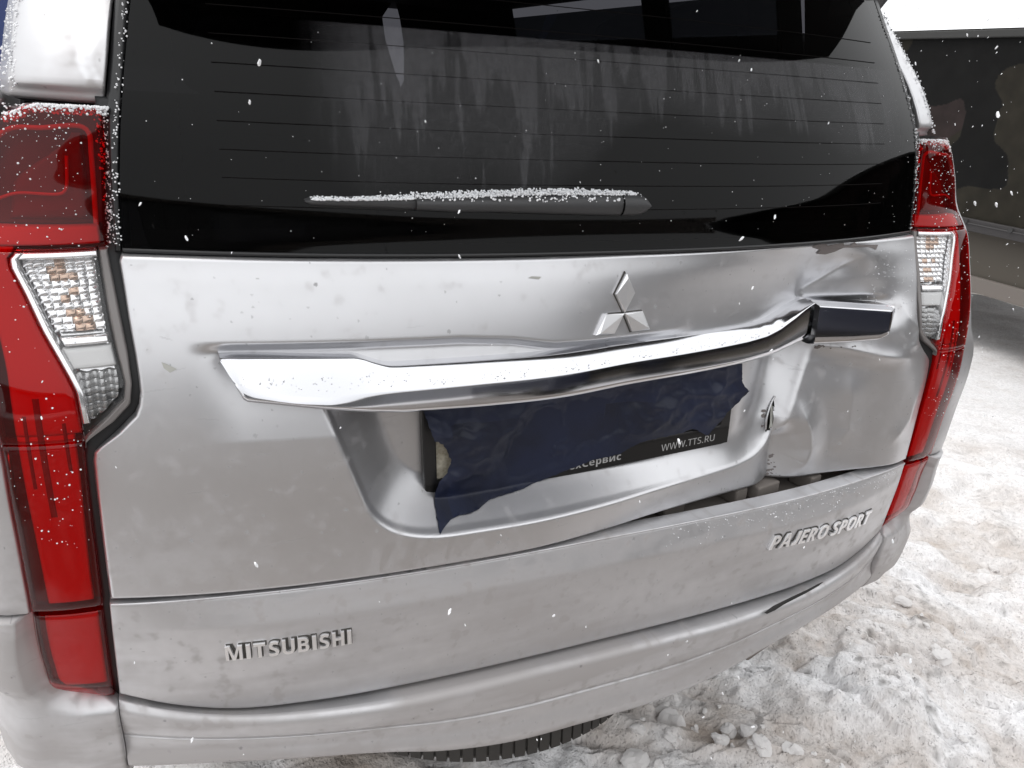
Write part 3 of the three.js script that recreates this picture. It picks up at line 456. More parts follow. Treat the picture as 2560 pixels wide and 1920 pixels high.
// three-diamond emblem
{
  const E = grp('emblem', car, 'three-diamond emblem above the chrome bar'); const cy = 1.153, z0 = PANEL(0, 1.165), tilt = Math.atan2(PANEL(0, 1.14) - PANEL(0, 1.20), 0.06);
  E.position.set(-0.008, cy - 0.001, PANEL(0, cy) + 0.0005); E.rotation.x = -tilt; E.rotation.y = Math.atan(-(PANEL(0.03, 1.16) - PANEL(-0.03, 1.16)) / 0.06);
  const Lg = 0.055, w = 0.0165;
  for (let k = 0; k < 3; k++) {
    const b = [[0, 0.0006], [w, Lg / 2], [0, Lg], [-w, Lg / 2]], zt = 0.006, v = [], ix = [];
    for (const [x, y] of b) v.push([x, y, -0.004]); for (const [x, y] of b) v.push([x * 0.97, y, zt]);
    v.push([0, 0.004, zt + 0.0015], [0, Lg - 0.006, zt + 0.0032]);
    const tri = [[4, 5, 8], [5, 9, 8], [5, 6, 9], [4, 8, 7], [8, 9, 7], [9, 6, 7]]; for (let i = 0; i < 4; i++) { const j = (i + 1) % 4; tri.push([i, j, 4 + j], [i, 4 + j, 4 + i]); }
    const pos = []; for (const t of tri) for (const q of t) pos.push(...v[q]);
    const g = new THREE.BufferGeometry(); g.setAttribute('position', new THREE.Float32BufferAttribute(pos, 3)); g.setAttribute('uv', new THREE.Float32BufferAttribute(new Array(pos.length / 3 * 2).fill(0), 2)); g.computeVertexNormals(); g.rotateZ(k * Math.PI * 2 / 3);
    part('diamond', g, M.badge, E);
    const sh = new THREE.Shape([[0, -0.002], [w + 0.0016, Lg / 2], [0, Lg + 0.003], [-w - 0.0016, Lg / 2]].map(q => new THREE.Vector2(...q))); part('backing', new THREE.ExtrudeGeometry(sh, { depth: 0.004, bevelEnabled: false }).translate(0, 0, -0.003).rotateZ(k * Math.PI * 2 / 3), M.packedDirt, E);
  }
}
// raised lettering
const font = await new FontLoader().loadAsync('fonts/droid/droid_sans_bold.typeface.json');
const cap = (() => { const g = new TextGeometry('H', { font, size: 1, depth: 0.1 }); g.computeBoundingBox(); return g.boundingBox.max.y; })();
const plain = { I: [[0, 0], [0.19, 0], [0.19, 0.74], [0, 0.74]], J: [[0.20, 0.74], [0.38, 0.74], [0.38, 0.22], [0.345, 0.08], [0.25, 0.005], [0.10, 0], [0, 0.02], [0, 0.17], [0.09, 0.15], [0.17, 0.18], [0.20, 0.27]] };
function glyph(ch, o) { if (!plain[ch]) return new TextGeometry(ch, { font, size: 1, curveSegments: 5, ...o }); return new THREE.ExtrudeGeometry(new THREE.Shape(plain[ch].map(q => new THREE.Vector2(q[0] * cap / 0.74, q[1] * cap / 0.74))), o); }
function lettering(name, label, text, x0, x1, yb0, yb1, h, slant, widen) {
  const B = grp(name, car, label); const geos = [], backs = [], backing = [], adv = []; let tot = 0;
  for (const ch of text) {
    if (ch === ' ') { geos.push(null); backs.push(null); adv.push(0.42); tot += 0.42; continue; }
    const g = glyph(ch, { depth: 0.20, bevelEnabled: true, bevelThickness: 0.06, bevelSize: 0.012, bevelSegments: 1 }); g.computeBoundingBox();
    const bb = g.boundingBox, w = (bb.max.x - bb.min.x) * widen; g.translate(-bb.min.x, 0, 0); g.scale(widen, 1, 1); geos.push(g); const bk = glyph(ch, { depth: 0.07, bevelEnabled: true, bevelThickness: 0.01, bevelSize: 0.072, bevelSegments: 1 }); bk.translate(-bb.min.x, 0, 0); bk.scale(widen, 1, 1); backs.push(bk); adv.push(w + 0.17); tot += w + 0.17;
  }
  let run = 0; const k = (x1 - x0) / tot;
  for (let i = 0; i < geos.length; i++) {
    if (geos[i]) {
      const g = geos[i], sy = h / cap; if (slant) { const a = g.attributes.position; for (let q = 0; q < a.count; q++) a.setX(q, a.getX(q) + slant * a.getY(q)); }
      g.scale(k, sy, 0.020); g.computeVertexNormals();
      const x = x0 + run * k, t = (x - x0) / (x1 - x0), y = lerp(yb0, yb1, t), xm = x + adv[i] * k / 2, m = part('letter', g, M.badge, B);
      m.position.set(x, y, LOWZ(xm, y + h / 2) + 0.0005 - (adv[i] * k / 2) * (LOWZ(xm + 0.01, y) - LOWZ(xm - 0.01, y)) / 0.02); m.rotation.y = Math.atan(-(LOWZ(xm + 0.01, y) - LOWZ(xm - 0.01, y)) / 0.02);
      m.rotation.z = (yb1 - yb0) / (x1 - x0); m.rotation.order = 'YZX';
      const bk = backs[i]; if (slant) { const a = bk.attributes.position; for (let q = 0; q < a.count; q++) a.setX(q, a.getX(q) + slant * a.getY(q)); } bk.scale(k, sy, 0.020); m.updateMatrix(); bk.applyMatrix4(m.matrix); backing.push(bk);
    }
    run += adv[i];
  }
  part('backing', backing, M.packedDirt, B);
}
lettering('maker_badge', 'raised silver letters on the lower panel', 'MITSUBISHI', -0.563, -0.397, 0.704, 0.7075, 0.0225, 0, 1);
lettering('model_badge', 'raised slanted silver letters on the lower panel', 'PAJERO SPORT', 0.318, 0.594, 0.718, 0.700, 0.0255, 0.32, 1.15);

// wiper
{
  const Wp = grp('rear_wiper', car, 'black rear wiper lying across the window with snow on top');
  const zf = x => G(x, 1.30);
  const lo = lin([-0.432, -0.425, -0.338, -0.255, -0.198, -0.113, -0.05, -0.02, 0.0, 0.008, 0.013, 0.0165, 0.018], [1.2985, 1.2945, 1.2925, 1.289, 1.289, 1.2865, 1.2845, 1.2838, 1.2840, 1.2858, 1.2888, 1.2935, 1.2985]);
  const hi = lin([-0.432, -0.425, -0.338, -0.255, -0.198, -0.113, -0.05, -0.02, 0.0, 0.008, 0.013, 0.0165, 0.018], [1.3005, 1.3035, 1.307, 1.310, 1.311, 1.313, 1.3148, 1.3152, 1.3150, 1.3134, 1.3104, 1.3055, 1.3005]);
  const body = (x0, x1, n, lift, a = 0, b = 0) => {
    const cols = []; for (let i = 0; i <= n; i++) { const x = lerp(x0, x1, i / n), l = lo(x) + a, h = hi(x) - b, m = (l + h) / 2, r = (h - l) / 2, row = []; for (let k = 0; k <= 12; k++) { const t = Math.PI * k / 12, c = Math.cos(t); row.push([x, m - r * c, zf(x) + 0.004 + (lift) * Math.pow(Math.sin(t), 0.6)]); } cols.push(row); }
    return gridGeo(n + 1, 13, (i, j) => cols[i][j], false);
  };
  part('blade', body(-0.432, -0.302, 40, 0.013, 0, 0), M.wiper, Wp);
  part('blade_rubber', body(-0.425, -0.31, 30, 0.006, -0.003, 0.008), M.rubber, Wp);
  part('arm', body(-0.304, -0.024, 70, 0.021), M.wiper, Wp);
  part('pivot_cap', body(-0.023, 0.018, 24, 0.024), M.wiper, Wp);
  part('pivot', new THREE.CylinderGeometry(0.014, 0.016, 0.03, 24).rotateX(Math.PI / 2).translate(-0.004, 1.300, zf(0) + 0.0), M.wiper, Wp);
}

// number plate in its frame
const plate = grp('number_plate', car, 'dirty number plate in a black dealer frame knocked askew');
plate.position.set(-0.016, 0.886, 0.0); plate.rotation.z = 0.055;
{
  const cv = document.createElement('canvas'); cv.width = 1024; cv.height = 80; const c = cv.getContext('2d');
  c.fillStyle = '#0c0c0d'; c.fillRect(0, 0, 1024, 80); c.fillStyle = '#a9a9a9';
  c.font = 'bold 46px sans-serif'; c.textBaseline = 'alphabetic';
  const fit = (t, x0, x1) => { const w = c.measureText(t).width; c.save(); c.translate(x0, 58); c.scale((x1 - x0) / w, 1); c.fillText(t, 0, 0); c.restore(); };
  fit('ТрансТехСервис', (0.264 - 0.102) / 0.528 * 1024, (0.264 + 0.058) / 0.528 * 1024);
  c.font = '46px sans-serif'; fit('WWW.TTS.RU', (0.264 + 0.132) / 0.528 * 1024, (0.264 + 0.238) / 0.528 * 1024);
  const tx = new THREE.CanvasTexture(cv); tx.colorSpace = THREE.SRGBColorSpace;
  const outer = new THREE.Shape(); const rr = (S, x0, y0, x1, y1, r) => { S.moveTo(x0 + r, y0); S.lineTo(x1 - r, y0); S.quadraticCurveTo(x1, y0, x1, y0 + r); S.lineTo(x1, y1 - r); S.quadraticCurveTo(x1, y1, x1 - r, y1); S.lineTo(x0 + r, y1); S.quadraticCurveTo(x0, y1, x0, y1 - r); S.lineTo(x0, y0 + r); S.quadraticCurveTo(x0, y0, x0 + r, y0); return S; };
  rr(outer, -0.262, 0.002, 0.262, 0.158, 0.012); const hole = rr(new THREE.Path(), -0.247, 0.0345, 0.247, 0.146, 0.006); outer.holes.push(hole);
  part('frame', new THREE.ExtrudeGeometry(outer, { depth: 0.010, bevelEnabled: true, bevelThickness: 0.002, bevelSize: 0.002, bevelSegments: 2 }).translate(0, 0, 0.048), M.trim, plate);
  part('frame_strip', new THREE.PlaneGeometry(0.524, 0.029).translate(0, 0.0168, 0.0606), new THREE.MeshPhysicalMaterial({ map: tx, roughness: 0.4 }), plate, 'black strip with grey dealer lettering');
  const dirty = tex(512, 128, (u, v) => { const n = fbm(u * 40, v * 10, 4, 5), f = fbm(u * 160, v * 40, 2, 9), d = clamp(0.45 + 0.9 * n + 0.5 * f, 0, 1); return [lerp(0.62, 0.28, d), lerp(0.58, 0.24, d), lerp(0.48, 0.17, d)]; });
  part('plate', new RoundedBoxGeometry(0.506, 0.114, 0.003, 2, 0.0014).translate(0, 0.090, 0.0535), new THREE.MeshStandardMaterial({ map: dirty, roughness: 0.7 }), plate);
  const bits = [0.117, -0.02, -0.16]; for (const x of bits) part('frame_clip', boxAt(0.005, 0.010, 0.006, x, 0.039, 0.058, 0, 0.001), M.trim, plate);
}

// spare wheel slung under the boot, rear wheels, tow bracket
{
  const wheel = (R, w, rim) => {
    const pts = [[rim, -w / 2 * 0.8], [rim + 0.03, -w / 2], [R - 0.05, -w / 2], [R - 0.015, -w / 2 * 0.93], [R - 0.006, -w / 2 * 0.8], [R - 0.006, w / 2 * 0.8], [R - 0.015, w / 2 * 0.93], [R - 0.05, w / 2], [rim + 0.03, w / 2], [rim, w / 2 * 0.8]].map(p => new THREE.Vector2(...p));
    const g = [new THREE.LatheGeometry(pts, 96)], blocks = [];
    for (let k = 0; k < 104; k++) for (let r = -2; r <= 2; r++) { const a = (k + (r & 1) * 0.5) / 104 * Math.PI * 2, b = new THREE.BoxGeometry(0.007, w * 0.160, 0.0185); b.translate(R - 0.005, r * w * 0.185, 0); b.rotateY(a); blocks.push(b); }
    return [g[0], blocks];
  };
  const [tg, bl] = wheel(0.385, 0.24, 0.22);
  const S = grp('spare_wheel', car, 'spare tyre slung under the rear floor'); S.position.set(-0.05, 0.405, -0.325); S.rotation.x = -0.10;
  part('tyre', tg, M.tyre, S); part('tread', bl, M.tyre, S); part('rim', new THREE.CylinderGeometry(0.225, 0.225, 0.14, 40), M.grimyMetal, S);
  for (const s of [-1, 1]) { const Wl = grp('rear_wheel', car); Wl.position.set(s * 0.74, 0.385, -1.02); Wl.rotation.z = Math.PI / 2; part('tyre', tg, M.tyre, Wl); part('rim', new THREE.CylinderGeometry(0.225, 0.225, 0.16, 40), M.badge, Wl); }
  const U = grp('underbody', car, 'dark underside and tow bracket'); part('floor_pan', boxAt(1.44, 0.03, 2.6, 0, 0.60, -1.42), M.dark, U); part('tow_bracket', boxAt(0.10, 0.03, 0.10, 0.455, 0.385, -0.03, 0.3, 0.006), M.grimyMetal, U);
}

// ───────────────────────── cloth hiding the plate
{
  const outline = [[-0.292, 1.062], [-0.288, 1.021], [-0.283, 1.003], [-0.275, 0.980], [-0.266, 0.979], [-0.255, 0.965], [-0.249, 0.947], [-0.253, 0.926], [-0.264, 0.914], [-0.269, 0.895], [-0.272, 0.876], [-0.276, 0.858], [-0.268, 0.861], [-0.254, 0.866], [-0.239, 0.868], [-0.225, 0.868], [-0.210, 0.870], [-0.190, 0.876], [-0.170, 0.878], [-0.150, 0.879], [-0.130, 0.881], [-0.094, 0.887], [-0.080, 0.891], [-0.050, 0.899], [-0.012, 0.909], [0.035, 0.913], [0.050, 0.921], [0.069, 0.929], [0.097, 0.933], [0.120, 0.934], [0.149, 0.936], [0.167, 0.940], [0.183, 0.931], [0.193, 0.925], [0.199, 0.924], [0.205, 0.931], [0.219, 0.946], [0.228, 0.964], [0.240, 0.970], [0.251, 0.989], [0.256, 1.001], [0.241, 1.017], [0.235, 1.036], [0.237, 1.062]];
  const inside = (x, y) => { let c = false; for (let i = 0, j = outline.length - 1; i < outline.length; j = i++) { const [a, b] = outline[i], [d, e] = outline[j]; if ((b > y) !== (e > y) && x < (d - a) * (y - b) / (e - b) + a) c = !c; } return c; };
  const nx = 230, ny = 110, X0 = -0.298, X1 = 0.262, Y0 = 0.852, Y1 = 1.062, P = [], UV = [], idx = [], ix = [];
  const zc = (x, y) => {
    const droop = fbm(x * 7 + 3, y * 9, 3, 41), fine = fbm(x * 26 + y * 14, y * 22 - x * 8, 3, 51);
    const swag = 0.006 * Math.sin((x * 12 - 0.4) + 22 * Math.abs(y - 1.07) * (x + 0.1)) ;
    const body = ss(0.0, 0.04, y - lerp(0.885, 0.93, ss(-0.2, 0.15, x)));
    const crease = (p, q, k) => { const n = fbm(p, q, 3, k); return 0.35 - Math.abs(n) * 1.6; };
    const wr = 0.016 * crease(x * 5 + y * 6, y * 5 - x * 3, 43) + 0.009 * crease(x * 13 - y * 9, y * 14 + x * 6, 47) + 0.003 * crease(x * 34 + y * 11, y * 30, 49);
    return Math.max(0.066 + 0.010 * ss(1.01, 1.06, y) + (0.014 * droop + 0.005 * fine + wr + 1.2 * swag * ss(1.07, 0.99, y)) * (0.15 + 0.85 * body), 0.0625, PANEL(x, y) + 0.003 + 0.002 * fine);
  };
  for (let j = 0; j <= ny; j++) for (let i = 0; i <= nx; i++) {
    const x = lerp(X0, X1, i / nx) + 0.0008 * vn(i * 0.6, j * 0.6, 3), y = lerp(Y0, Y1, j / ny) + 0.0008 * vn(i * 0.6, j * 0.6, 4);
    P.push(x, y, zc(x, y)); UV.push(x * 4, y * 4);
  }
  const inV = []; for (let k = 0; k < P.length / 3; k++) inV.push(inside(P[3 * k], P[3 * k + 1]));
  const snapped = {}, snap = k => { // hem: bring the vertex to the cut line
    if (inV[k] || snapped[k]) return; snapped[k] = 1; const x = P[3 * k], y = P[3 * k + 1]; let b = 1e9, q = null;
    for (let i = 0, j = outline.length - 1; i < outline.length; j = i++) { const [ax, ay] = outline[j], [bx, by] = outline[i], dx = bx - ax, dy = by - ay, t = clamp(((x - ax) * dx + (y - ay) * dy) / (dx * dx + dy * dy), 0, 1), X = ax + t * dx, Y = ay + t * dy, d = Math.hypot(x - X, y - Y); if (d < b) { b = d; q = [X, Y]; } }
    const e = 0.0012 * vn(q[0] * 300, q[1] * 300, 5); P[3 * k] = q[0] + e; P[3 * k + 1] = q[1] + e; P[3 * k + 2] = zc(q[0], q[1]);
  };
  for (let j = 0; j < ny; j++) for (let i = 0; i < nx; i++) { const a = j * (nx + 1) + i, q = [a, a + 1, a + nx + 1, a + nx + 2]; if (q.some(k => inV[k])) { q.forEach(snap); ix.push(a, a + 1, a + nx + 1, a + 1, a + nx + 2, a + nx + 1); } }
  const g = new THREE.BufferGeometry(); g.setAttribute('position', new THREE.Float32BufferAttribute(P, 3)); g.setAttribute('uv', new THREE.Float32BufferAttribute(UV, 2)); g.setIndex(ix); g.computeVertexNormals();
  const weave = tex(512, 512, (u, v) => { const n = 0.5 + 0.5 * vn(u * 256, v * 256, 2), m = fbm(u * 6, v * 6, 4, 8); const q = 0.75 + 0.25 * n + 0.5 * m; return [q, q, q]; });
  const m = part('cloth', g, new THREE.MeshPhysicalMaterial({ color: C(0.0065, 0.0115, 0.036), map: weave, roughness: 0.5, specularIntensity: 0.9, sheen: 0.12, sheenRoughness: 0.5, sheenColor: C(0.3, 0.35, 0.5), bumpMap: weave, bumpScale: 0.0006 }), scene);
  m.userData = { label: 'torn navy blue cloth tucked under the chrome bar over the number plate', category: 'cloth' };
}

// ───────────────────────── ground
const gy = (x, z) => { // trampled snow
  const a = (x + z) * 0.7071, b = (x - z) * 0.7071;                      // ruts run away from the car on the diagonal
  const far = ss(1.6, 3.2, Math.hypot(x - 0.6, z));
  let h = 0.05 * fbm(x * 0.9, z * 0.9, 3, 61);
  const rut = fbm(a * 1.1, b * 4.2, 4, 71), cl = fbm(a * 3.6 + 4, b * 9, 4, 81);
  h += (0.062 * rut + 0.034 * (0.5 - Math.abs(cl) * 2)) * (1 - 0.8 * far);
  const ck = Math.abs(fbm(a * 5 + 2.2, b * 8, 3, 87)); h -= 0.016 * ss(0.022, 0.0, ck) * (1 - far);
  let rg = 0, am = 1, fq = 5; for (let q = 0; q < 5; q++) { rg += am * (0.35 - Math.abs(vn(a * fq * 0.7 + 3 * q, b * fq + q, 200 + q))); am *= 0.55; fq *= 2.1; }
  h += 0.0145 * rg * (1 - 0.75 * far);
  h += 0.008 * fbm(x * 13, z * 13, 3, 91) * (1 - 0.65 * far) + 0.0025 * fbm(x * 60, z * 60, 3, 95) * (1 - far);
  const k = fbm(x * 6.5 + 1.7, z * 6.5, 3, 101); h += 0.020 * ss(0.02, 0.12, k) * (1 - 0.8 * far);   // broken crust: flat plates with edges
  h += 0.09 * ss(0.62, 1.0, x) * ss(1.9, 1.2, x) * ss(-0.95, -0.5, z) * ss(0.25, -0.1, z) * (0.7 + 0.6 * fbm(x * 3, z * 3, 2, 7)); // bank by the rear wheel
  return h - 0.02;
};
{
  const N = 640, k = 6.4, S = 70, cx = 1.0, cz = -0.15, f = s => S * Math.sinh(k * s) / Math.sinh(k);
  const col = new Float32Array(N * N * 3), g = gridGeo(N, N, (i, j) => { const x = cx + f(2 * i / (N - 1) - 1), z = cz - f(2 * j / (N - 1) - 1); const r = Math.hypot(x, z); return [x, r > 40 ? 0 : gy(x, z), z]; }, false, q => [q[0], q[2]]);
  const p = g.attributes.position;
  for (let i = 0; i < N * N; i++) {
    const x = p.getX(i), z = p.getZ(i), a = (x + z) * 0.7071, b = (x - z) * 0.7071, near = ss(3.0, 1.0, Math.hypot(x - 0.7, z + 0.1));
    const dimGround = ss(0.62, 1.15, z) * ss(3.2, 2.4, x) * ss(9, 7, z);  // unseen ground behind the camera darkened to tone down paint reflections
    let d = 0.05 + 0.36 * near + (0.55 * fbm(a * 1.4, b * 4.4, 4, 111) + 0.5 * fbm(x * 8, z * 8, 4, 121)) * (0.25 + near) + 0.45 * clamp(fbm(x * 45, z * 45, 3, 131) - 0.10, 0, 1) + 0.7 * dimGround;
    d += 0.2 * ss(3.8, 4.4, x) * ss(2.5, 1, Math.abs(z + 2.5)); d = clamp(d, 0.02, 1);  // shade under the trailer put into the ground colour
    const grit = 3 * clamp(fbm(x * 34, z * 34, 3, 141) + 0.6 * fbm(x * 3, z * 3, 2, 143) - 0.42, 0, 1) * near * 0.5 + dimGround * clamp(0.78 + 0.7 * fbm(x * 9, z * 9, 3, 145), 0, 1);
    const gq = clamp(grit, 0, 0.8);
    col[3 * i] = lerp(lerp(0.90, 0.50, d), 0.10, gq); col[3 * i + 1] = lerp(lerp(0.90, 0.435, d), 0.09, gq); col[3 * i + 2] = lerp(lerp(0.915, 0.385, d), 0.08, gq);
  }
  g.setAttribute('color', new THREE.BufferAttribute(col, 3));
  const grain = tex(1024, 1024, (u, v) => { const p = (fr, sd) => 0.5 + 0.5 * (vn(u * fr, v * fr, sd) * (1 - 0)), n = 0.40 * p(96, 1) + 0.35 * p(230, 2) + 0.25 * p(460, 3), sp = ss(0.80, 0.9, p(340, 7)) * 0.25; const q = 0.80 + 0.36 * (n - 0.5) - sp * 0.6; return [q + 0.1, q + 0.092, q + 0.085]; });
  structure('snow_ground', g, new THREE.MeshStandardMaterial({ vertexColors: true, roughness: 0.95, map: grain, bumpMap: grain, bumpScale: 0.012 }));
}
// lumps of broken snow
function lumpGeo(seed, n = 2) { const g = new THREE.IcosahedronGeometry(1, n); const p = g.attributes.position, v = new THREE.Vector3(); for (let i = 0; i < p.count; i++) { v.fromBufferAttribute(p, i); const r = 1 + 0.35 * vn(v.x * 1.7 + seed, v.y * 1.7 + v.z * 1.3, seed) + 0.15 * vn(v.x * 5 + v.z * 4, v.y * 5, seed + 3); v.multiplyScalar(r); p.setXYZ(i, v.x, v.y, v.z); } g.computeVertexNormals(); return g; }
function scatter(name, geo, mat, label, category, list) {
  const m = new THREE.InstancedMesh(geo, mat, list.length), o = new THREE.Object3D();
  list.forEach((q, i) => { o.position.set(q[0], q[1], q[2]); o.rotation.set(q[4] * 6.28, q[5] * 6.28, q[6] * 6.28); o.scale.set(q[3] * (q[7] || 1), q[3] * (q[8] || 1), q[3] * (q[9] || 1)); o.updateMatrix(); m.setMatrixAt(i, o.matrix); });
  m.name = name; m.userData = { kind: 'stuff', label, category }; m.castShadow = m.receiveShadow = true; scene.add(m); return m;
}
{
  const r = rng(5), list = []; for (let k = 0; k < 900; k++) { const x = 0.1 + 3.0 * r() * r() + 0.4 * r(), z = -1.4 + 2.0 * r(); if (fbm(x * 2.5, z * 2.5, 2, 151) < -0.02) continue; const s = 0.004 + 0.018 * Math.pow(r(), 5); list.push([x, gy(x, z) + s * 0.25, z, s, r() * 0.1, r(), r() * 0.1, 1 + r(), 0.6 + 0.4 * r(), 1 + 0.6 * r()]); }
  scatter('snow_crumbs', lumpGeo(3), new THREE.MeshStandardMaterial({ color: C(0.68, 0.66, 0.65), roughness: 0.95 }), 'crumbs of dirty broken snow strewn beside the car', 'snow', list);
}

// ───────────────────────── camouflaged trailer behind the car
{
  const X = 4.0, t = thing('camouflage_trailer', 'long camouflage painted trailer with snow on its roof beyond the car', 'trailer');
  const camo = tex(1536, 256, (u, v) => { const x = u * 12, y = v * 2, a = fbm(x * 2.1 + 0.9 * fbm(x * 3, y * 3, 2, 4), y * 2.6, 2, 211), b = fbm(x * 1.7 + 7, y * 2.2, 2, 221), n = 0.9 + 0.2 * fbm(x * 14, y * 14, 3, 231); const q = a > 0.04 ? [0.007, 0.007, 0.0066] : b > 0.09 ? [0.032, 0.028, 0.020] : [0.038, 0.027, 0.0255]; return q.map(e => Math.sqrt(e) * n); });
  // stored as square roots and squared again by the sRGB decoding, close enough to linear colour
  camo.colorSpace = THREE.SRGBColorSpace;
  const side = new THREE.MeshPhysicalMaterial({ map: camo, roughness: 0.8, specularIntensity: 0.3 });
  const zA = 7, zB = -9, zM = (zA + zB) / 2, len = zA - zB;
  const pan = 4; // side sheets
  for (let k = 0; k < pan; k++) { const z0 = zB + len * k / pan, z1 = zB + len * (k + 1) / pan - 0.01; part('side_sheet', gridGeo(24, 12, (i, j) => { const z = lerp(z1, z0, i / 23), y = lerp(0.80, 1.835, j / 11); return [X + 0.006 * vn(z * 3, y * 3, 2), y, z]; }, true, q => [q[2] / 12, q[1] / 2]), side, t); }
  part('top_rail', boxAt(0.05, 0.045, len, X - 0.008, 1.857, zM, 0, 0.008), new THREE.MeshStandardMaterial({ color: C(0.03, 0.03, 0.028), roughness: 0.6 }), t);
  part('hem', boxAt(0.03, 0.075, len, X - 0.006, 0.768, zM, 0, 0.006), new THREE.MeshStandardMaterial({ color: C(0.030, 0.027, 0.027), roughness: 0.55 }), t);
  part('hem_edge', boxAt(0.012, 0.006, len, X - 0.022, 0.778, zM), new THREE.MeshStandardMaterial({ color: C(0.06, 0.057, 0.057), roughness: 0.6 }), t);
  for (let z = -6; z < 5; z += 0.30) part('bolt', new THREE.CylinderGeometry(0.014, 0.014, 0.02, 10).rotateZ(Math.PI / 2).translate(X - 0.024, 0.785, z), M.dark, t);
  part('skirt', boxAt(0.04, 0.30, len, X + 0.10, 0.595, zM), new THREE.MeshStandardMaterial({ color: C(0.075, 0.065, 0.052), roughness: 0.8 }), t);
  part('skirt_rail', boxAt(0.05, 0.10, len, X + 0.08, 0.405, zM, 0, 0.01), M.grimyMetal, t);
  part('roof', boxAt(2.4, 0.03, len, X + 1.2, 1.87, zM), M.grimyMetal, t);
  part('far_side', boxAt(0.04, 1.2, len, X + 2.4, 1.25, zM), M.grimyMetal, t);
  for (const z of [-6.5, -5.4, 3.6, 4.7]) part('wheel', new THREE.CylinderGeometry(0.42, 0.42, 0.28, 32).rotateZ(Math.PI / 2).translate(X + 0.45, 0.41, z), M.tyre, t);
  const cap = gridGeo(14, 180, (i, j) => { const a = i / 13, z = lerp(zA, zB, j / 179), e = Math.sin(Math.PI * a); return [X - 0.03 + 2.45 * a, 1.884 + (0.05 + 0.02 * vn(z * 4, a * 6)) * Math.pow(e, 0.3) * (i && i < 13 ? 1 : 0), z]; }, true);
  const sc = part('roof_snow', cap, M.snow, t);
  const lo = gridGeo(80, 3, (i, j) => [X + [0.055, 0.075, 0.10][j], 0.35 + [0, 0.03, 0.01][j] + 0.015 * vn(i * 0.7, j), lerp(-6, 4, i / 79)], true); part('rail_snow', lo, new THREE.MeshStandardMaterial({ color: C(0.30, 0.28, 0.26), roughness: 0.95 }), t);
}
// unseen building and van, added for their dark reflections in glass and chrome
{
  const b = thing('added_warehouse', 'plain grey building added behind the photographer for its dark reflection in the glass', 'building');
  const wall = new THREE.MeshStandardMaterial({ color: C(0.12, 0.12, 0.12), roughness: 0.9 });
  part('wall', boxAt(24, 2.9, 9, -1.5, 1.45, 16.5), wall, b); part('roof', boxAt(24.6, 0.25, 9.6, -1.5, 3.0, 16.5), M.grimyMetal, b);
  for (let k = 0; k < 4; k++) part('gate', boxAt(3.2, 2.6, 0.06, -10.5 + k * 6, 1.3, 11.98), new THREE.MeshStandardMaterial({ color: C(0.16, 0.16, 0.17), roughness: 0.8 }), b);
  const v = thing('added_van', 'dark navy panel van added behind the photographer to darken the chrome reflections', 'van'), navy = new THREE.MeshPhysicalMaterial({ color: C(0.012, 0.014, 0.028), roughness: 0.4, clearcoat: 0.5 });
  part('body', boxAt(1.85, 1.3, 4.6, 2.8, 0.95, 6.2, 0, 0.16), navy, v); part('cab', boxAt(1.7, 0.5, 3.4, 2.8, 1.72, 6.6, 0, 0.16), navy, v); part('windscreen', boxAt(1.5, 0.42, 0.04, 2.8, 1.70, 4.90, 0, 0.015), M.trim, v);
  for (const x of [1.98, 3.62]) for (const z of [4.8, 7.5]) part('wheel', new THREE.CylinderGeometry(0.35, 0.35, 0.22, 28).rotateZ(Math.PI / 2).translate(x, 0.35, z), M.tyre, v);
  const s = thing('blue_shed', 'blue painted metal shed beyond the front of the car', 'shed');
  part('wall', boxAt(4, 2.6, 4, -3.45, 1.3, -9), new THREE.MeshStandardMaterial({ color: C(0.02, 0.035, 0.12), roughness: 0.7 }), s); part('roof', boxAt(4.2, 0.1, 4.2, -3.45, 2.65, -9), M.grimyMetal, s);
}

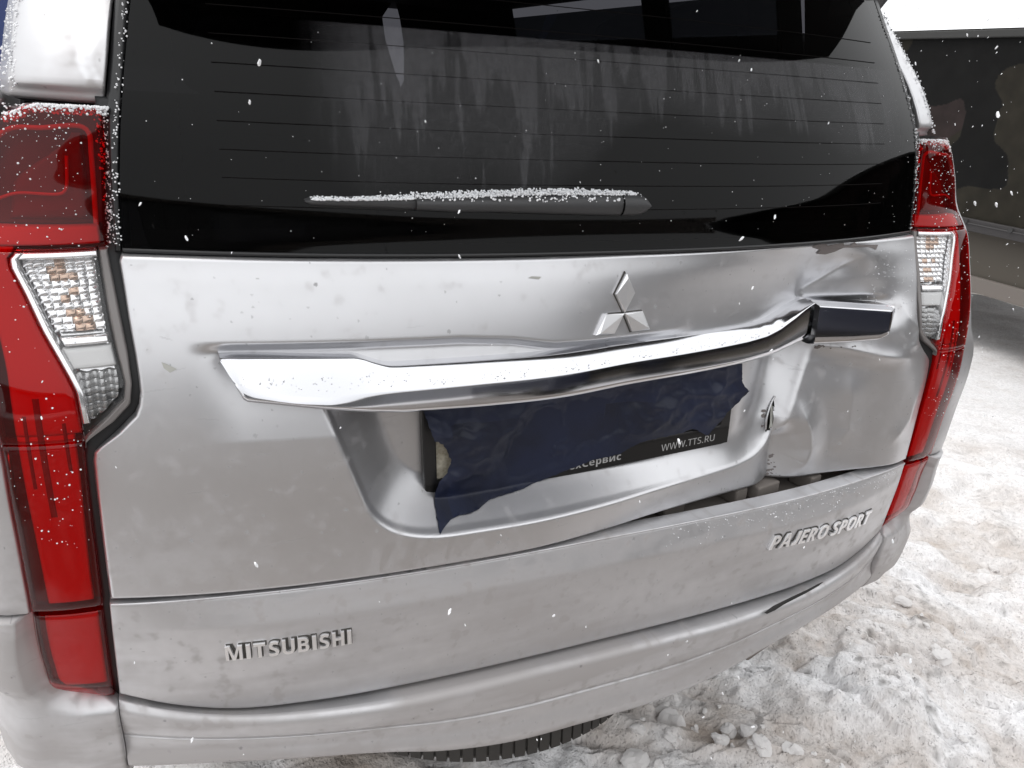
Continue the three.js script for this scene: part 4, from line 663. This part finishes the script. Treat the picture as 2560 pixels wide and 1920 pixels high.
// ───────────────────────── snow lying on the car and in the air
{
  const r = rng(21), list = [];
  for (let k = 0; k < 4200; k++) { // ridge on the wiper
    const x = lerp(-0.425, 0.0, r()), e = 0.35 + 0.65 * ss(-0.43, -0.2, x) - 0.5 * ss(-0.06, 0, x), up = r() * r(), s = 0.0005 + 0.0009 * r();
    const yt = lerp(1.3035, 1.3145, ss(-0.43, -0.1, x)); list.push([x, yt - 0.0015 + up * 0.008 * e, G(x, 1.3) + 0.006 + 0.014 * r(), s, r(), r(), r()]);
  }
  for (let k = 0; k < 260; k++) { const x = lerp(-0.40, 0.015, Math.sqrt(r())), a = r(); list.push([x, lerp(1.292, 1.313, Math.sqrt(a)), G(x, 1.3) + 0.012 + 0.012 * Math.sin(a * 3.1) * (x > -0.3 ? 1 : 0.4), 0.0006 + 0.0010 * r(), r(), r(), r()]); }
  scatter('wiper_snow', lumpGeo(9, 1), M.snow, 'ridge of loose snow lying along the rear wiper', 'snow', list);
  const l2 = [];
  for (const s of [-1, 1]) {
    for (let k = 0; k < (s < 0 ? 1100 : 400); k++) { const x = lerp(0.632, 0.738, r()), y = 1.3915 - 0.012 * ss(0.70, 0.74, x) - 0.010 * r() * r(); l2.push([s * x, y, LAMP(x, Math.min(y, 1.39)) + 0.001 - 0.014 * r(), 0.0005 + 0.0011 * r(), r(), r(), r()]); }
    for (let k = 0; k < 420; k++) { const y = 1.39 - 0.50 * Math.pow(r(), 2.1), x = lerp(lampInner(y) + 0.002, lxo(y) - 0.002, r()); l2.push([s * x, y, LAMP(x, y) + 0.0008, 0.0003 + 0.0009 * Math.pow(r(), 3), r(), r(), r()]); }
    for (let k = 0; k < 260; k++) { const y = lerp(1.24, 1.39, r()), x = lerp(0.634, 0.648, r()); l2.push([s * x, y, LAMP(x, y) - 0.011 + 0.003 * r(), 0.0005 + 0.0015 * r() * r(), r(), r(), r()]); }
    for (let k = 0; k < 260; k++) { const y = lerp(1.40, 1.60, r()), a = pillarEdge(y); const t = s > 0 ? lerp(0.045, 0.075, r()) : lerp(0.092, 0.112, r()); const zz = lerp(-0.030, -0.17, Math.pow(clamp((y - 1.39) / 0.21, 0, 1), 1.35)); l2.push([s * (a + t), y, zz - 0.022 - (t > 0.055 ? (t - 0.055) * 1.05 : -0.006), 0.0007 + 0.0016 * r() * r(), r(), r(), r()]); }
    for (let k = 0; k < 160; k++) { const y = lerp(1.24, 1.60, r()); l2.push([s * (glassEdge(y) + 0.008 * r()), y, G(glassEdge(y), y) + 0.001, 0.0004 + 0.0008 * r(), r(), r(), r()]); }
  }
  for (let k = 0; k < 260; k++) { const x = lerp(-0.53, 0.53, r()); l2.push([x, lerp(1.085, 1.11, r()), BZ(x) + 0.027, 0.0004 + 0.0006 * r(), r(), r(), r()]); }
  for (let k = 0; k < 200; k++) { const x = lerp(0.1, 0.66, r()), y = lerp(0.755, 0.798, Math.sqrt(r())); l2.push([x, y, LOWZ(x, y) + 0.0008, 0.0004 + 0.0009 * r() * r(), r(), r(), r()]); }
  for (let k = 0; k < 130; k++) { const x = lerp(-0.6, 0.6, r()), y = lerp(1.25, 1.5, r()); l2.push([x, y, G(x, y) + 0.0008, 0.0003 + 0.0006 * r() * r(), r(), r(), r()]); }
  for (let k = 0; k < 110; k++) { const x = lerp(0.52, 0.62, r()), y = lerp(1.10, 1.22, r()); l2.push([x, y, PANEL(x, y) + 0.0008, 0.0004 + 0.0008 * r() * r(), r(), r(), r()]); }
  scatter('settled_snow', lumpGeo(13, 1), M.snow, 'fine snow crystals settled on lamps, pillars and trim', 'snow', l2);
  const l3 = [];
  for (let k = 0; k < 900; k++) { const x = lerp(-1.2, 4.0, r()), y = lerp(0.1, 2.2, r()), z = lerp(0.16, 0.6, r()) - (x > 0.95 ? 3.6 * r() : 0); l3.push([x, y, z, 0.0006 + 0.0015 * Math.pow(r(), 3), 0.03 * r(), r(), 0.06 + 0.03 * r(), 0.7, 1.9, 0.8]); }
  for (let k = 0; k < 700; k++) { const x = lerp(0.95, 4.0, r()), y = lerp(0.1, 2.2, r()), z = lerp(0.5, -3.4, r()); l3.push([x, y, z, 0.0012 + 0.0030 * Math.pow(r(), 3), 0.03 * r(), r(), 0.06 + 0.03 * r(), 0.7, 2.0, 0.8]); }
  scatter('falling_snow', lumpGeo(17, 1), M.flake, 'snowflakes falling through the air', 'snow', l3);
}

renderer.render(scene, camera);
